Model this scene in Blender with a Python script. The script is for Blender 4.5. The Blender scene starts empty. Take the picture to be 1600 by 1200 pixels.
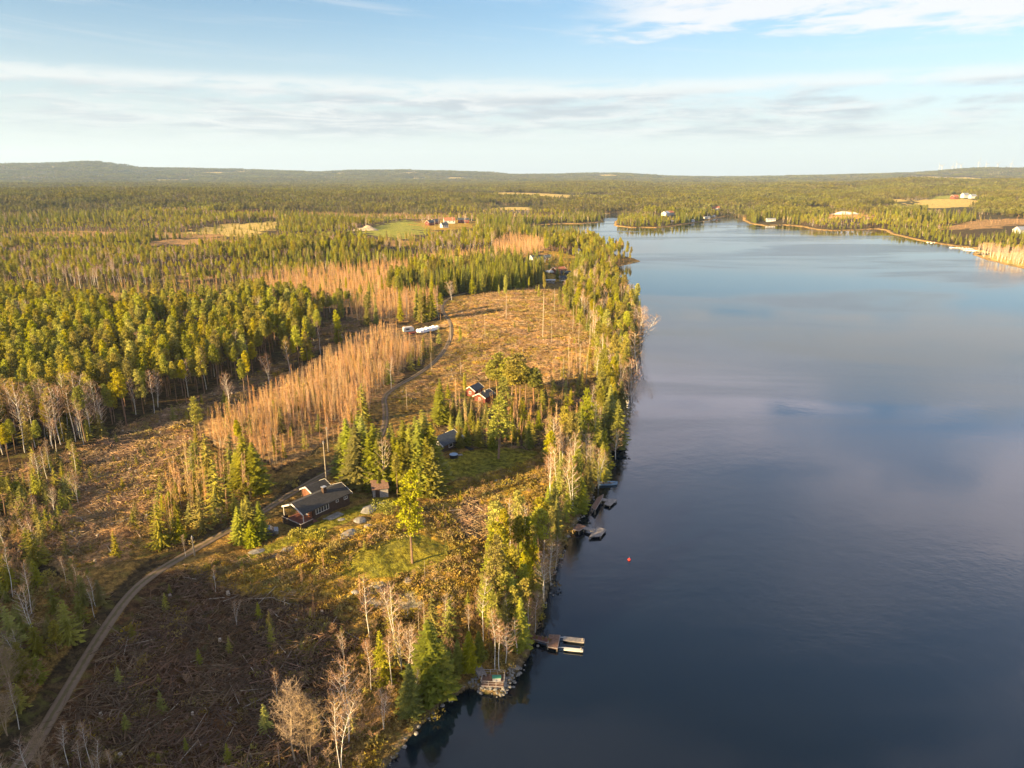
import bpy, math, random
import numpy as np
R = math.radians
rng = np.random.default_rng(11)
random.seed(5)
scene = bpy.context.scene
# ------------------------------------------------------------------ camera
CAM_H = 65.0
F_PX = 1100.0            # focal length in photo pixels (photo 1600 x 1200)
PITCH = math.atan(325.0 / F_PX)
cam_d = bpy.data.cameras.new('camera'); cam = bpy.data.objects.new('camera', cam_d)
scene.collection.objects.link(cam)
cam.location = (0, 0, CAM_H); cam.rotation_euler = (math.pi/2 - PITCH, 0, 0)
cam_d.sensor_width = 36; cam_d.lens = 36 * F_PX / 1600
cam_d.clip_start = 0.5; cam_d.clip_end = 60000
scene.camera = cam
# ------------------------------------------------------------------ sun + sky
SUN_EL, SUN_AZ = R(17.0), R(233.0)       # azimuth clockwise from +Y (view direction): light comes from behind left
sdir = np.array([math.sin(SUN_AZ)*math.cos(SUN_EL), math.cos(SUN_AZ)*math.cos(SUN_EL), math.sin(SUN_EL)])
from mathutils import Vector
sun_d = bpy.data.lights.new('sun', 'SUN'); sun = bpy.data.objects.new('sun', sun_d)
scene.collection.objects.link(sun)
sun_d.energy = 5.0; sun_d.angle = R(0.6); sun_d.color = (1.0, 0.71, 0.33)
sun.rotation_euler = Vector(sdir).to_track_quat('Z', 'Y').to_euler()
scene.view_settings.view_transform = 'Standard'; scene.view_settings.look = 'None'
scene.view_settings.gamma = 1.0; scene.view_settings.exposure = 2.25
scene.render.engine = 'CYCLES'
scene.cycles.use_denoising = True
scene.cycles.max_bounces = 5; scene.cycles.diffuse_bounces = 2; scene.cycles.glossy_bounces = 2
scene.cycles.transparent_max_bounces = 4; scene.cycles.volume_bounces = 0
scene.cycles.sample_clamp_indirect = 4.0

class NT:
    """small wrapper for building node trees"""
    def __init__(s, tree): s.t = tree; s.n = tree.nodes; s.l = tree.links
    def new(s, typ, **kw):
        n = s.n.new(typ)
        for k, v in kw.items(): setattr(n, k, v)
        return n
    def link(s, a, b): s.l.new(a, b)
    def put(s, sock, v):
        if hasattr(v, 'is_output') or hasattr(v, 'links'): s.l.new(v, sock)
        else: sock.default_value = v
    def math(s, op, a, b=None, c=None, clamp=False):
        n = s.new('ShaderNodeMath', operation=op); n.use_clamp = clamp
        s.put(n.inputs[0], a)
        if b is not None: s.put(n.inputs[1], b)
        if c is not None: s.put(n.inputs[2], c)
        return n.outputs[0]
    def mix(s, f, a, b, blend='MIX'):
        n = s.new('ShaderNodeMix', data_type='RGBA'); n.blend_type = blend
        s.put(n.inputs[0], f)
        for sock, v in ((n.inputs[6], a), (n.inputs[7], b)):
            if isinstance(v, tuple): sock.default_value = (*v, 1) if len(v) == 3 else v
            else: s.l.new(v, sock)
        return n.outputs[2]
    def smooth(s, x, lo, hi, o0=0.0, o1=1.0):
        n = s.new('ShaderNodeMapRange', interpolation_type='SMOOTHSTEP')
        s.put(n.inputs[0], x); n.inputs[1].default_value = lo; n.inputs[2].default_value = hi
        n.inputs[3].default_value = o0; n.inputs[4].default_value = o1
        return n.outputs[0]
    def noise(s, vec, scale, detail=4, rough=0.55, dist=0.0):
        n = s.new('ShaderNodeTexNoise'); n.inputs['Scale'].default_value = scale
        n.inputs['Detail'].default_value = detail; n.inputs['Roughness'].default_value = rough
        n.inputs['Distortion'].default_value = dist
        if vec is not None: s.l.new(vec, n.inputs['Vector'])
        return n.outputs['Fac']
    def comb(s, x, y, z):
        n = s.new('ShaderNodeCombineXYZ')
        for i, v in enumerate((x, y, z)): s.put(n.inputs[i], v)
        return n.outputs[0]

world = bpy.data.worlds.new('World'); scene.world = world; world.use_nodes = True
world.cycles.sampling_method = 'MANUAL'; world.cycles.sample_map_resolution = 512
w = NT(world.node_tree); w.n.clear()
out = w.new('ShaderNodeOutputWorld'); bg = w.new('ShaderNodeBackground')
sky = w.new('ShaderNodeTexSky', sky_type='NISHITA'); sky.sun_disc = False
sky.sun_elevation = SUN_EL; sky.sun_rotation = SUN_AZ; sky.altitude = 200
sky.air_density = 1.0; sky.dust_density = 1.2; sky.ozone_density = 1.6
tc = w.new('ShaderNodeTexCoord'); sep = w.new('ShaderNodeSeparateXYZ'); w.link(tc.outputs['Generated'], sep.inputs[0])
dx, dy, dz = sep.outputs
az = w.math('ARCTAN2', dx, dy)                 # radians, 0 = view direction
el = w.math('ARCSINE', dz)
D = 180/math.pi
azd = w.math('MULTIPLY', az, D); eld = w.math('MULTIPLY', el, D)
# streaky coordinates: cloud sheets seen edge-on near the horizon
pl = w.math('ADD', w.math('MAXIMUM', dz, 0.0), 0.06)
px_, py_ = w.math('DIVIDE', dx, pl), w.math('DIVIDE', dy, pl)
plane = w.comb(px_, py_, 0.0)
angc = w.comb(w.math('MULTIPLY', azd, 0.035), w.math('MULTIPLY', eld, 0.30), 3.1)
angf = w.comb(w.math('MULTIPLY', azd, 0.12), w.math('MULTIPLY', eld, 0.75), 7.7)
n_band = w.noise(angc, 1.0, 6, 0.6, 0.3); n_fine = w.noise(angf, 1.6, 6, 0.62, 0.4)
nn = w.math('ADD', w.math('MULTIPLY', n_band, 0.5), w.math('MULTIPLY', n_fine, 0.5))
# band of stratus about 3.5 to 7 degrees up
elw = w.math('ADD', eld, w.math('MULTIPLY', w.math('SUBTRACT', n_band, 0.5), 1.9))
band = w.math('MULTIPLY', w.smooth(elw, 2.2, 3.6), w.smooth(elw, 5.7, 6.3, 1.0, 0.0))
band_edge = w.math('MULTIPLY', w.smooth(elw, 5.5, 6.1), w.smooth(elw, 6.3, 7.3, 1.0, 0.0))
band_m = w.math('MULTIPLY', band, w.smooth(nn, 0.40, 0.56), clamp=True)
band_edge = w.math('MULTIPLY', band_edge, w.smooth(n_fine, 0.30, 0.55))
# cumulus bank high on the right: 900..1600 px -> az 5..36 deg, 10..14.5 deg up
wob = w.math('MULTIPLY', w.math('SUBTRACT', n_fine, 0.5), 5.0)
azw = w.math('ADD', azd, w.math('MULTIPLY', wob, 1.2)); elc = w.math('ADD', eld, wob)
tilt = w.math('SUBTRACT', elc, w.math('MULTIPLY', azd, -0.030))
cum = w.math('MULTIPLY', w.smooth(tilt, 9.6, 10.8), w.smooth(tilt, 15.2, 17.5, 1.0, 0.0))
cum = w.math('MULTIPLY', cum, w.math('MULTIPLY', w.smooth(azw, 3.0, 12.0), w.smooth(azw, 40.0, 55.0, 1.0, 0.0)))
cum = w.math('MULTIPLY', cum, w.smooth(nn, 0.33, 0.47), clamp=True)
# broken sheet higher up (only the lake shows it)
n_hi = w.noise(w.comb(w.math('MULTIPLY', px_, 0.8), w.math('MULTIPLY', py_, 1.8), 0.4), 1.1, 6, 0.55, 0.6)
hi = w.math('MULTIPLY', w.smooth(eld, 12.5, 16.5), w.smooth(n_hi, 0.43, 0.56))
hi = w.math('MULTIPLY', w.math('MAXIMUM', hi, w.smooth(eld, 15.0, 19.0, 0.0, 0.30)), w.smooth(eld, 24.0, 36.0, 0.85, 0.22))
# thin cirrus
n_ci = w.noise(w.comb(w.math('MULTIPLY', azd, 0.05), w.math('MULTIPLY', w.math('ADD', eld, w.math('MULTIPLY', azd, 0.06)), 0.9), 1.0), 1.0, 7, 0.65, 0.6)
ci = w.math('MULTIPLY', w.smooth(n_ci, 0.50, 0.72), w.smooth(eld, 7.0, 9.0, 0.0, 0.28))
veil = w.smooth(eld, 0.0, 12.5, 0.85, 0.0)
SK = 0.67
skyc = w.mix(1.0, sky.outputs[0], w.mix(w.smooth(eld, 32.0, 50.0), w.mix(w.smooth(eld, 11.5, 16.0), (0.60, 0.72, 0.78), (0.82, 1.02, 1.16)), (0.42, 0.46, 0.50)), 'MULTIPLY')
c = w.mix(veil, skyc, (5.45*SK, 5.70*SK, 5.85*SK))
c = w.mix(ci, c, (5.8*SK, 5.9*SK, 6.0*SK))
n_b2 = w.noise(w.comb(w.math('MULTIPLY', azd, 0.16), w.math('MULTIPLY', eld, 1.5), 2.2), 1.0, 7, 0.68, 0.5)
bandc = w.mix(w.smooth(n_b2, 0.40, 0.62), (3.5*SK, 3.85*SK, 4.3*SK), (5.7*SK, 5.75*SK, 5.8*SK))
c = w.mix(w.math('MULTIPLY', band_m, 0.85), c, bandc)
c = w.mix(w.math('MULTIPLY', band_edge, 0.6), c, (6.4*SK, 6.3*SK, 6.1*SK))
c = w.mix(w.math('MULTIPLY', cum, 0.85), c, (6.5*SK, 6.35*SK, 6.3*SK))
c = w.mix(hi, c, (11.4*SK, 10.6*SK, 12.0*SK))
w.link(c, bg.inputs['Color']); bg.inputs['Strength'].default_value = 0.050
w.link(bg.outputs[0], out.inputs[0])

# ------------------------------------------------------------------ noise + projection
def _h(ix, iy, seed):
    n = (ix.astype(np.int64)*374761393 + iy.astype(np.int64)*668265263 + seed*1442695041) & 0xffffffff
    n = ((n ^ (n >> 13)) * 1274126177) & 0xffffffff
    n = n ^ (n >> 16)
    return (n & 0xffff) / 65535.0
def vnoise(x, y, s, seed=0):
    x = np.asarray(x, float)/s; y = np.asarray(y, float)/s
    ix, iy = np.floor(x), np.floor(y); fx, fy = x-ix, y-iy
    fx, fy = fx*fx*(3-2*fx), fy*fy*(3-2*fy)
    a, b, c_, d = _h(ix, iy, seed), _h(ix+1, iy, seed), _h(ix, iy+1, seed), _h(ix+1, iy+1, seed)
    return (a*(1-fx)+b*fx)*(1-fy) + (c_*(1-fx)+d*fx)*fy - 0.5
def fbm(x, y, s, o=3, seed=0):
    return sum(vnoise(x, y, s/2**k, seed+k)/2**k for k in range(o))
def sm(x, a, b):
    t = np.clip((x-a)/(b-a), 0, 1); return t*t*(3-2*t)
sP, cP = math.sin(PITCH), math.cos(PITCH)
def ray(px, py):
    u, v = (px-800)/F_PX, (600-py)/F_PX
    d = np.array([u, cP+v*sP, -sP+v*cP]); return d
def proj(x, y, z):
    x, y, z = np.asarray(x, float), np.asarray(y, float), np.asarray(z, float)-CAM_H
    dep = y*cP - z*sP; up = y*sP + z*cP
    dep_s = np.where(dep > 0.5, dep, 0.5)
    return np.where(dep > 0.5, 800+F_PX*x/dep_s, -1e5), np.where(dep > 0.5, 600-F_PX*up/dep_s, 1e5), dep
def flat(px, py, z=0.0):
    d = ray(px, py); t = (z-CAM_H)/d[2]; return np.array([d[0]*t, d[1]*t])
def seg_dist(x, y, P, closed=True):
    """distance from points to a polyline"""
    best = np.full(x.shape, 1e12)
    n = len(P)
    for i in range(n if closed else n-1):
        a, b = P[i], P[(i+1) % n]; ab = b-a; L2 = ab@ab+1e-9
        t = np.clip(((x-a[0])*ab[0]+(y-a[1])*ab[1])/L2, 0, 1)
        best = np.minimum(best, (x-a[0]-t*ab[0])**2+(y-a[1]-t*ab[1])**2)
    return np.sqrt(best)
def inside(x, y, P):
    r = np.zeros(x.shape, bool); n = len(P)
    for i in range(n):
        x0, y0 = P[i]; x1, y1 = P[(i+1) % n]
        if y0 == y1: continue
        cnd = ((y0 > y) != (y1 > y)) & (x < (x1-x0)*(y-y0)/(y1-y0)+x0)
        r ^= cnd
    return r
# ------------------------------------------------------------------ shoreline (waterline points)
SH = [(560,1262),(598,1205),(640,1152),(690,1100),(733,1074),(757,1084),(785,1086),(797,1070),(812,1046),(828,1020),(838,985),
 (848,955),(856,925),(866,890),(878,862),(888,840),(903,815),(913,795),(928,765),(940,738),(953,708),(964,680),(970,650),(976,620),
 (982,592),(992,566),(1000,545),(1004,522),(1000,497),(988,474),(974,457),(964,446),(966,431),(958,421),(974,415),(1001,408),(984,402),
 (960,398),(948,392),(930,382),(915,374),(900,367),(880,366),(862,369),(845,367),(832,366),(822,362),(824,352),(840,352),(851,351),(880,350),(910,350),(935,348),
 (943,346),(941,341),(944,335),(975,331),(1004,332),(1000,336),(972,339),(960,346),(960,353),(985,356),(1027,356),(1050,354),(1075,350),(1100,346),(1120,341),
 (1140,337),(1160,336),(1161,345),(1172,350),(1195,353),(1225,352),(1250,354),(1275,359),(1300,361),(1340,360),(1370,358),(1382,360),
 (1392,366),(1430,375),(1470,382),(1500,386),(1524,388),(1520,398),(1545,407),(1600,420),(1700,446),(1900,500)]
LAKE = [flat(*p) for p in SH] + [np.array(p) for p in ((520,150),(560,-300),(-40,-300),(-48,-60),(-44,0),(-40,30))]
LAKE = np.array(LAKE)
# fractal break-up of the waterline
def rough(P, n0, n1):
    out = []
    for i in range(len(P)):
        a, b = P[i], P[(i+1) % len(P)]
        out.append(a)
        if n0 <= i < n1:
            L = np.linalg.norm(b-a); k = int(min(8, L/4.0))
            nrm = np.array([-(b-a)[1], (b-a)[0]])/(L+1e-9)
            for j in range(1, k):
                t = j/k; p = a+(b-a)*t
                out.append(p + nrm*float(vnoise(p[0]*1.0, p[1]*1.0, 5, 3))*min(3.0, L*0.14))
    return np.array(out)
LAKE_R = rough(LAKE, 0, len(SH)-1)
POND = np.array([flat(x, y) for x, y in ((1243,334),(1250,329),(1290,327),(1288,333),(1262,337))])
def lake_sd(x, y):
    """positive on land"""
    x, y = np.asarray(x, float), np.asarray(y, float)
    d = seg_dist(x, y, LAKE_R); d = np.where(inside(x, y, LAKE_R), -d, d)
    d2 = seg_dist(x, y, POND); d2 = np.where(inside(x, y, POND), -d2, d2)
    return np.minimum(d, d2)
_sd_exact = lake_sd
_ta = np.linspace(R(-62), R(62), 640); _tr = np.linspace(math.log(30), math.log(14000), 520)
_A, _T = np.meshgrid(_ta, _tr); _tab = _sd_exact((np.exp(_T)*np.sin(_A)).ravel(), (np.exp(_T)*np.cos(_A)).ravel()).reshape(_A.shape)
def lake_sd(x, y):
    """the same from a table, with the exact value only outside it"""
    x, y = np.asarray(x, float), np.asarray(y, float)
    a = (np.arctan2(x, y)-_ta[0])/(_ta[1]-_ta[0]); t = (np.log(np.hypot(x, y)+1e-6)-_tr[0])/(_tr[1]-_tr[0])
    ok = (a >= 0) & (a < len(_ta)-1) & (t >= 0) & (t < len(_tr)-1)
    ia = np.clip(a, 0, len(_ta)-2).astype(int); it = np.clip(t, 0, len(_tr)-2).astype(int); fa, ft = a-ia, t-it
    v = (_tab[it, ia]*(1-fa)+_tab[it, ia+1]*fa)*(1-ft) + (_tab[it+1, ia]*(1-fa)+_tab[it+1, ia+1]*fa)*ft
    if not ok.all(): v = np.where(ok, v, 0.0); v[~ok] = _sd_exact(x[~ok], y[~ok])
    return v
# skyline: photo x -> photo y of the far hills
SKX = np.array([-900,-400,0,60,110,150,190,210,300,400,500,560,620,700,760,800,870,920,970,1040,1080,1150,1210,1300,1400,1470,1520,1570,1640,2000,2600.])
SKY = np.array([262,258,258,256.5,255.5,253.5,257,261,262,263.5,267,264,263.5,265,267,270.5,270,268.5,268.5,273,273.5,274,273,271.5,269,266,262.5,262,263,264,262.])
MIDX = np.array([-900,0,300,500,650,800,900,950,1040,1100,1200,1350,1420,1500,1600,2200.])
MIDY = np.array([280,281,283,286,288,283,281,279,284,284,282,278,273,277,276,276.])
def hgt(x, y, micro=True, sd=None):
    x, y = np.asarray(x, float), np.asarray(y, float)
    if sd is None: sd = lake_sd(x, y)
    r = np.hypot(x, y)
    land = np.maximum(sd, 0)
    h = 1.1*sm(land, 0, 5) + 4.8*sm(land, 3, 85) + 0.004*np.minimum(land, 400)
    amp = sm(land, 10, 160)
    h += amp*(3.0*fbm(x, y, 130, 2, 5))
    h += sm(r, 250, 900)*amp*(9*fbm(x+60, y, 420, 2, 9)) + sm(r, 700, 1800)*sm(land, 60, 500)*(34*(fbm(x, y, 700, 2, 13)+0.25))
    # knoll with outcrops in front of the cabin, unseen rise off to the left
    kx, ky = flat(590, 830, 6); h += 2.2*np.exp(-(((x-kx)/14)**2+((y-ky)/12)**2))
    kx, ky = flat(700, 900, 6); h += 1.6*np.exp(-(((x-kx)/16)**2+((y-ky)/14)**2))
    kx, ky = flat(850, 480, 6); h += 3.0*np.exp(-(((x-kx)/60)**2+((y-ky)/60)**2))
    h += 13*np.exp(-(((x+130)/45)**2+((y-12)/50)**2))  # unseen rise, added so the off-frame wood throws deeper shade
    # far hills follow the skyline
    azp = 800 + F_PX*x/np.maximum(y*cP+CAM_H*sP, 1.0); azp = np.where(y > 0, azp, np.where(x < 0, -900., 2600.))
    def ridge(px_, py_, r0, w0, seed, trees):
        yy = np.interp(azp, px_, py_)
        e = (275-yy)*cP*cP/F_PX
        rr = r0*(1+0.10*fbm(x/(r+1)*1000, y/(r+1)*1000, 260, 2, seed))
        top = CAM_H + e*rr - trees - 0.0022*rr
        return top, np.exp(-((r-rr)/(w0*r0))**2)
    t1, g1 = ridge(SKX, SKY, 8200, 0.22, 21, 6); t2, g2 = ridge(MIDX, MIDY, 3600, 0.22, 25, 14)
    t0, g0 = ridge(np.array([-900,0,200,400,600,800,900,1000,1200,1500,2200.]), np.array([286,286,286,289,291,292,296,298,298,292,292.]), 2000, 0.20, 31, 14)
    far = sm(r, 1300, 2400)
    n3 = 1+0.28*fbm(x, y, 500, 3, 41)
    h2 = h*(1-far) + far*(14 + 8*fbm(x, y, 700, 3, 43))
    for t, g in ((t0, g0), (t2, g2), (t1, g1)):
        h2 = np.maximum(h2, h2 + (np.maximum(t, 0)*n3 - h2)*g) if t is not t1 else h2 + (t - h2)*g
    h = np.where(r > 1300, h2, h)
    h = np.where(land <= 0, 0, np.maximum(h, 0.05+np.minimum(land, 3)*0.25))
    if micro:
        m = sm(land, 0.5, 6)*(1-sm(r, 500, 1200))
        rd = np.where(r < 520, road_dist(x, y), 50.)
        m = m*sm(rd, 2.0, 5.0)
        h = h + m*(0.9*fbm(x, y, 9, 3, 51) + 0.35*np.abs(vnoise(x, y, 1.7, 57)))
    return np.where(sd < 0, np.maximum(-3.0, sd*0.35), h)
ROADPX = [(-60,1240),(28,1165),(92,1070),(150,985),(195,925),(232,893),(285,862),(340,832),(395,805),(450,768),(505,736),(552,712),(580,695),(600,668),(603,640),(598,620),
          (618,604),(660,580),(690,555),(706,528),(704,508),(692,497),(690,484),(704,472),(730,465)]
_rz = 5.5
ROAD = np.array([flat(a, b, _rz) for a, b in ROADPX])
# smooth the road
def chaikin(P, n=2):
    for _ in range(n):
        Q = [P[0]]
        for a, b in zip(P[:-1], P[1:]): Q += [a*.75+b*.25, a*.25+b*.75]
        P = np.array(Q+[P[-1]])
    return P
ROAD = chaikin(ROAD)
def road_dist(x, y): return seg_dist(np.asarray(x, float), np.asarray(y, float), ROAD[::2], closed=False)
def U(px, py, micro=False):
    """where the ray through a photo pixel meets the ground"""
    d = ray(px, py); t = -CAM_H/d[2]
    z = 0.0
    for _ in range(7):
        t = (z-CAM_H)/d[2]; z = 0.5*z+0.5*float(hgt(np.array([d[0]*t]), np.array([d[1]*t]), micro)[0])
    return np.array([d[0]*t, d[1]*t])
_last = []
PXZ = {}
def poly(pts):
    _last.clear(); _last.extend(pts)
    return np.array([U(*p) for p in pts])

# ------------------------------------------------------------------ materials
def mat(name, col, rough=0.8, var=0.0, scale=3.0, col2=None, bump=0.0, spec=0.3, metal=0.0, obj_rand=0.0, transl=None, stripes=None):
    m = bpy.data.materials.new(name); m.use_nodes = True
    t = NT(m.node_tree); b = t.n['Principled BSDF']
    b.inputs['Roughness'].default_value = rough; b.inputs['Specular IOR Level'].default_value = spec
    b.inputs['Metallic'].default_value = metal
    tcn = t.new('ShaderNodeTexCoord'); vec = tcn.outputs['Object']
    colr = None
    nz = t.noise(vec, scale, 4, 0.6)
    base = t.mix(t.smooth(nz, 0.3, 0.7), tuple(x*(1-var) for x in col), tuple(min(1, x*(1+var)) for x in (col2 or col)))
    if stripes:
        wv = t.new('ShaderNodeTexWave', wave_type='BANDS', bands_direction=stripes[0]); wv.inputs['Scale'].default_value = stripes[1]
        wv.inputs['Distortion'].default_value = 0.4; t.link(vec, wv.inputs['Vector'])
        base = t.mix(t.smooth(wv.outputs['Fac'], 0.0, 0.35, 0.45, 0.0), base, (0.01, 0.01, 0.01))
    if obj_rand:
        oi = t.new('ShaderNodeObjectInfo')
        hsv = t.new('ShaderNodeHueSaturation'); t.link(base, hsv.inputs['Color'])
        t.put(hsv.inputs['Hue'], t.math('ADD', 0.5-0.018*obj_rand, t.math('MULTIPLY', oi.outputs['Random'], 0.042*obj_rand)))
        t.put(hsv.inputs['Value'], t.math('ADD', 1-0.32*obj_rand, t.math('MULTIPLY', t.math('FRACT', t.math('MULTIPLY', oi.outputs['Random'], 7.31)), 0.62*obj_rand)))
        t.put(hsv.inputs['Saturation'], t.math('ADD', 0.82, t.math('MULTIPLY', t.math('FRACT', t.math('MULTIPLY', oi.outputs['Random'], 3.77)), 0.25)))
        base = hsv.outputs[0]
    t.link(base, b.inputs['Base Color'])
    if bump:
        bn = t.new('ShaderNodeBump'); bn.inputs['Strength'].default_value = bump; bn.inputs['Distance'].default_value = 0.05
        t.link(nz, bn.inputs['Height']); t.link(bn.outputs[0], b.inputs['Normal'])
    if transl:
        tr = t.new('ShaderNodeBsdfTranslucent'); t.link(base, tr.inputs['Color'])
        ms = t.new('ShaderNodeMixShader'); ms.inputs[0].default_value = transl
        t.link(b.outputs[0], ms.inputs[1]); t.link(tr.outputs[0], ms.inputs[2])
        t.link(ms.outputs[0], t.n['Material Output'].inputs['Surface'])
    return m
M = dict(
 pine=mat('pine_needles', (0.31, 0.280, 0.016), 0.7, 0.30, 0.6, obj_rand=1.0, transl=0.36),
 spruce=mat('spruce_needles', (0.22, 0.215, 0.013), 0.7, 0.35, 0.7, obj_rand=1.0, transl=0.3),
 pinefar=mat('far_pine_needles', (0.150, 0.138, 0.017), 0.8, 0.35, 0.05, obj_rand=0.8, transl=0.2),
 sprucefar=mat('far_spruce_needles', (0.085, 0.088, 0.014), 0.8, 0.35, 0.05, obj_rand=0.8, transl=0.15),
 twigfar=mat('far_birch_twigs', (0.17, 0.11, 0.055), 0.9, 0.25, 0.05),
 young=mat('young_needles', (0.27, 0.240, 0.016), 0.7, 0.3, 0.7, obj_rand=1.0, transl=0.3),
 pinebark=mat('pine_bark', (0.20, 0.115, 0.065), 0.9, 0.35, 1.5, obj_rand=0.5),
 sprucebark=mat('spruce_bark', (0.11, 0.085, 0.065), 0.9, 0.3, 1.5),
 birchbark=mat('birch_bark', (0.52, 0.48, 0.42), 0.8, 0.35, 2.5, obj_rand=0.4),
 twig=mat('birch_twigs', (0.33, 0.19, 0.10), 0.9, 0.25, 0.8, obj_rand=0.5),
 twigred=mat('sapling_twigs', (0.50, 0.270, 0.095), 0.9, 0.25, 0.8, obj_rand=0.7, transl=0.15),
 twigpale=mat('alder_twigs', (0.30, 0.21, 0.12), 0.9, 0.25, 0.8, obj_rand=0.3),
 snag=mat('grey_dead_wood', (0.36, 0.30, 0.23), 0.9, 0.3, 2.0, obj_rand=0.4),
 brashshade=mat('shade_dark_branches', (0.135, 0.080, 0.045), 0.95, 0.5, 0.9, obj_rand=0.8),  # felled branches with the clearing's shade put into their colour
 brash=mat('felled_branches', (0.29, 0.18, 0.09), 0.95, 0.5, 0.9, obj_rand=0.8),
 heath=mat('heather_clumps', (0.30, 0.185, 0.050), 0.95, 0.4, 0.5, col2=(0.28, 0.21, 0.030), obj_rand=1.0, transl=0.2),
 stone=mat('grey_granite', (0.20, 0.185, 0.165), 0.85, 0.35, 1.2, bump=0.6, obj_rand=0.3),
 roof=mat('black_roof_felt', (0.040, 0.038, 0.037), 0.75, 0.25, 2.0, bump=0.3, stripes=('X', 1.2)),
 roofblue=mat('slate_roof', (0.045, 0.055, 0.070), 0.55, 0.2, 2.0, stripes=('X', 1.2)),
 brownwall=mat('dark_brown_boards', (0.055, 0.032, 0.022), 0.8, 0.25, 2.0, stripes=('X', 2.2)),
 redwall=mat('red_painted_boards', (0.20, 0.045, 0.025), 0.75, 0.2, 2.0, stripes=('X', 2.2)),
 saplingbark=mat('sapling_bark', (0.40, 0.32, 0.22), 0.8, 0.3, 2.5, obj_rand=0.5),
 orangewall=mat('oiled_pine_boards', (0.21, 0.085, 0.045), 0.7, 0.2, 2.0, stripes=('X', 2.2)),
 white=mat('white_paint', (0.50, 0.48, 0.45), 0.6, 0.06, 2.0),
 glass=mat('window_glass', (0.03, 0.035, 0.04), 0.08, 0.1, 1.0, spec=0.8),
 deck=mat('weathered_deck_boards', (0.20, 0.115, 0.08), 0.85, 0.3, 3.0, stripes=('Y', 3.0)),
 deckred=mat('stained_deck_boards', (0.15, 0.058, 0.042), 0.75, 0.25, 3.0, stripes=('X', 3.0)),
 greydeck=mat('grey_deck_boards', (0.28, 0.25, 0.23), 0.85, 0.25, 3.0, stripes=('X', 3.0)),
 pole=mat('pole_wood', (0.24, 0.20, 0.15), 0.9, 0.2, 3.0),
 wrap=mat('white_bale_wrap', (0.80, 0.80, 0.80), 0.35, 0.05, 2.0),
 metal=mat('grey_metal', (0.35, 0.36, 0.37), 0.4, 0.1, 2.0, metal=0.6),
 black=mat('black_plastic', (0.02, 0.02, 0.022), 0.5, 0.1, 2.0),
 carpaint=mat('dark_car_paint', (0.03, 0.04, 0.06), 0.25, 0.1, 2.0, spec=0.6),
 red=mat('red_plastic', (0.60, 0.04, 0.03), 0.4, 0.1, 2.0),
 green=mat('green_paint', (0.05, 0.22, 0.15), 0.5, 0.1, 2.0),
 tileroof=mat('red_tile_roof', (0.34, 0.13, 0.07), 0.8, 0.2, 1.0, stripes=('X', 1.5)),
 boatwhite=mat('white_hull', (0.75, 0.75, 0.73), 0.35, 0.05, 1.0),
 tub=mat('tub_blue', (0.20, 0.30, 0.42), 0.4, 0.1, 1.0),
)
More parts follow.
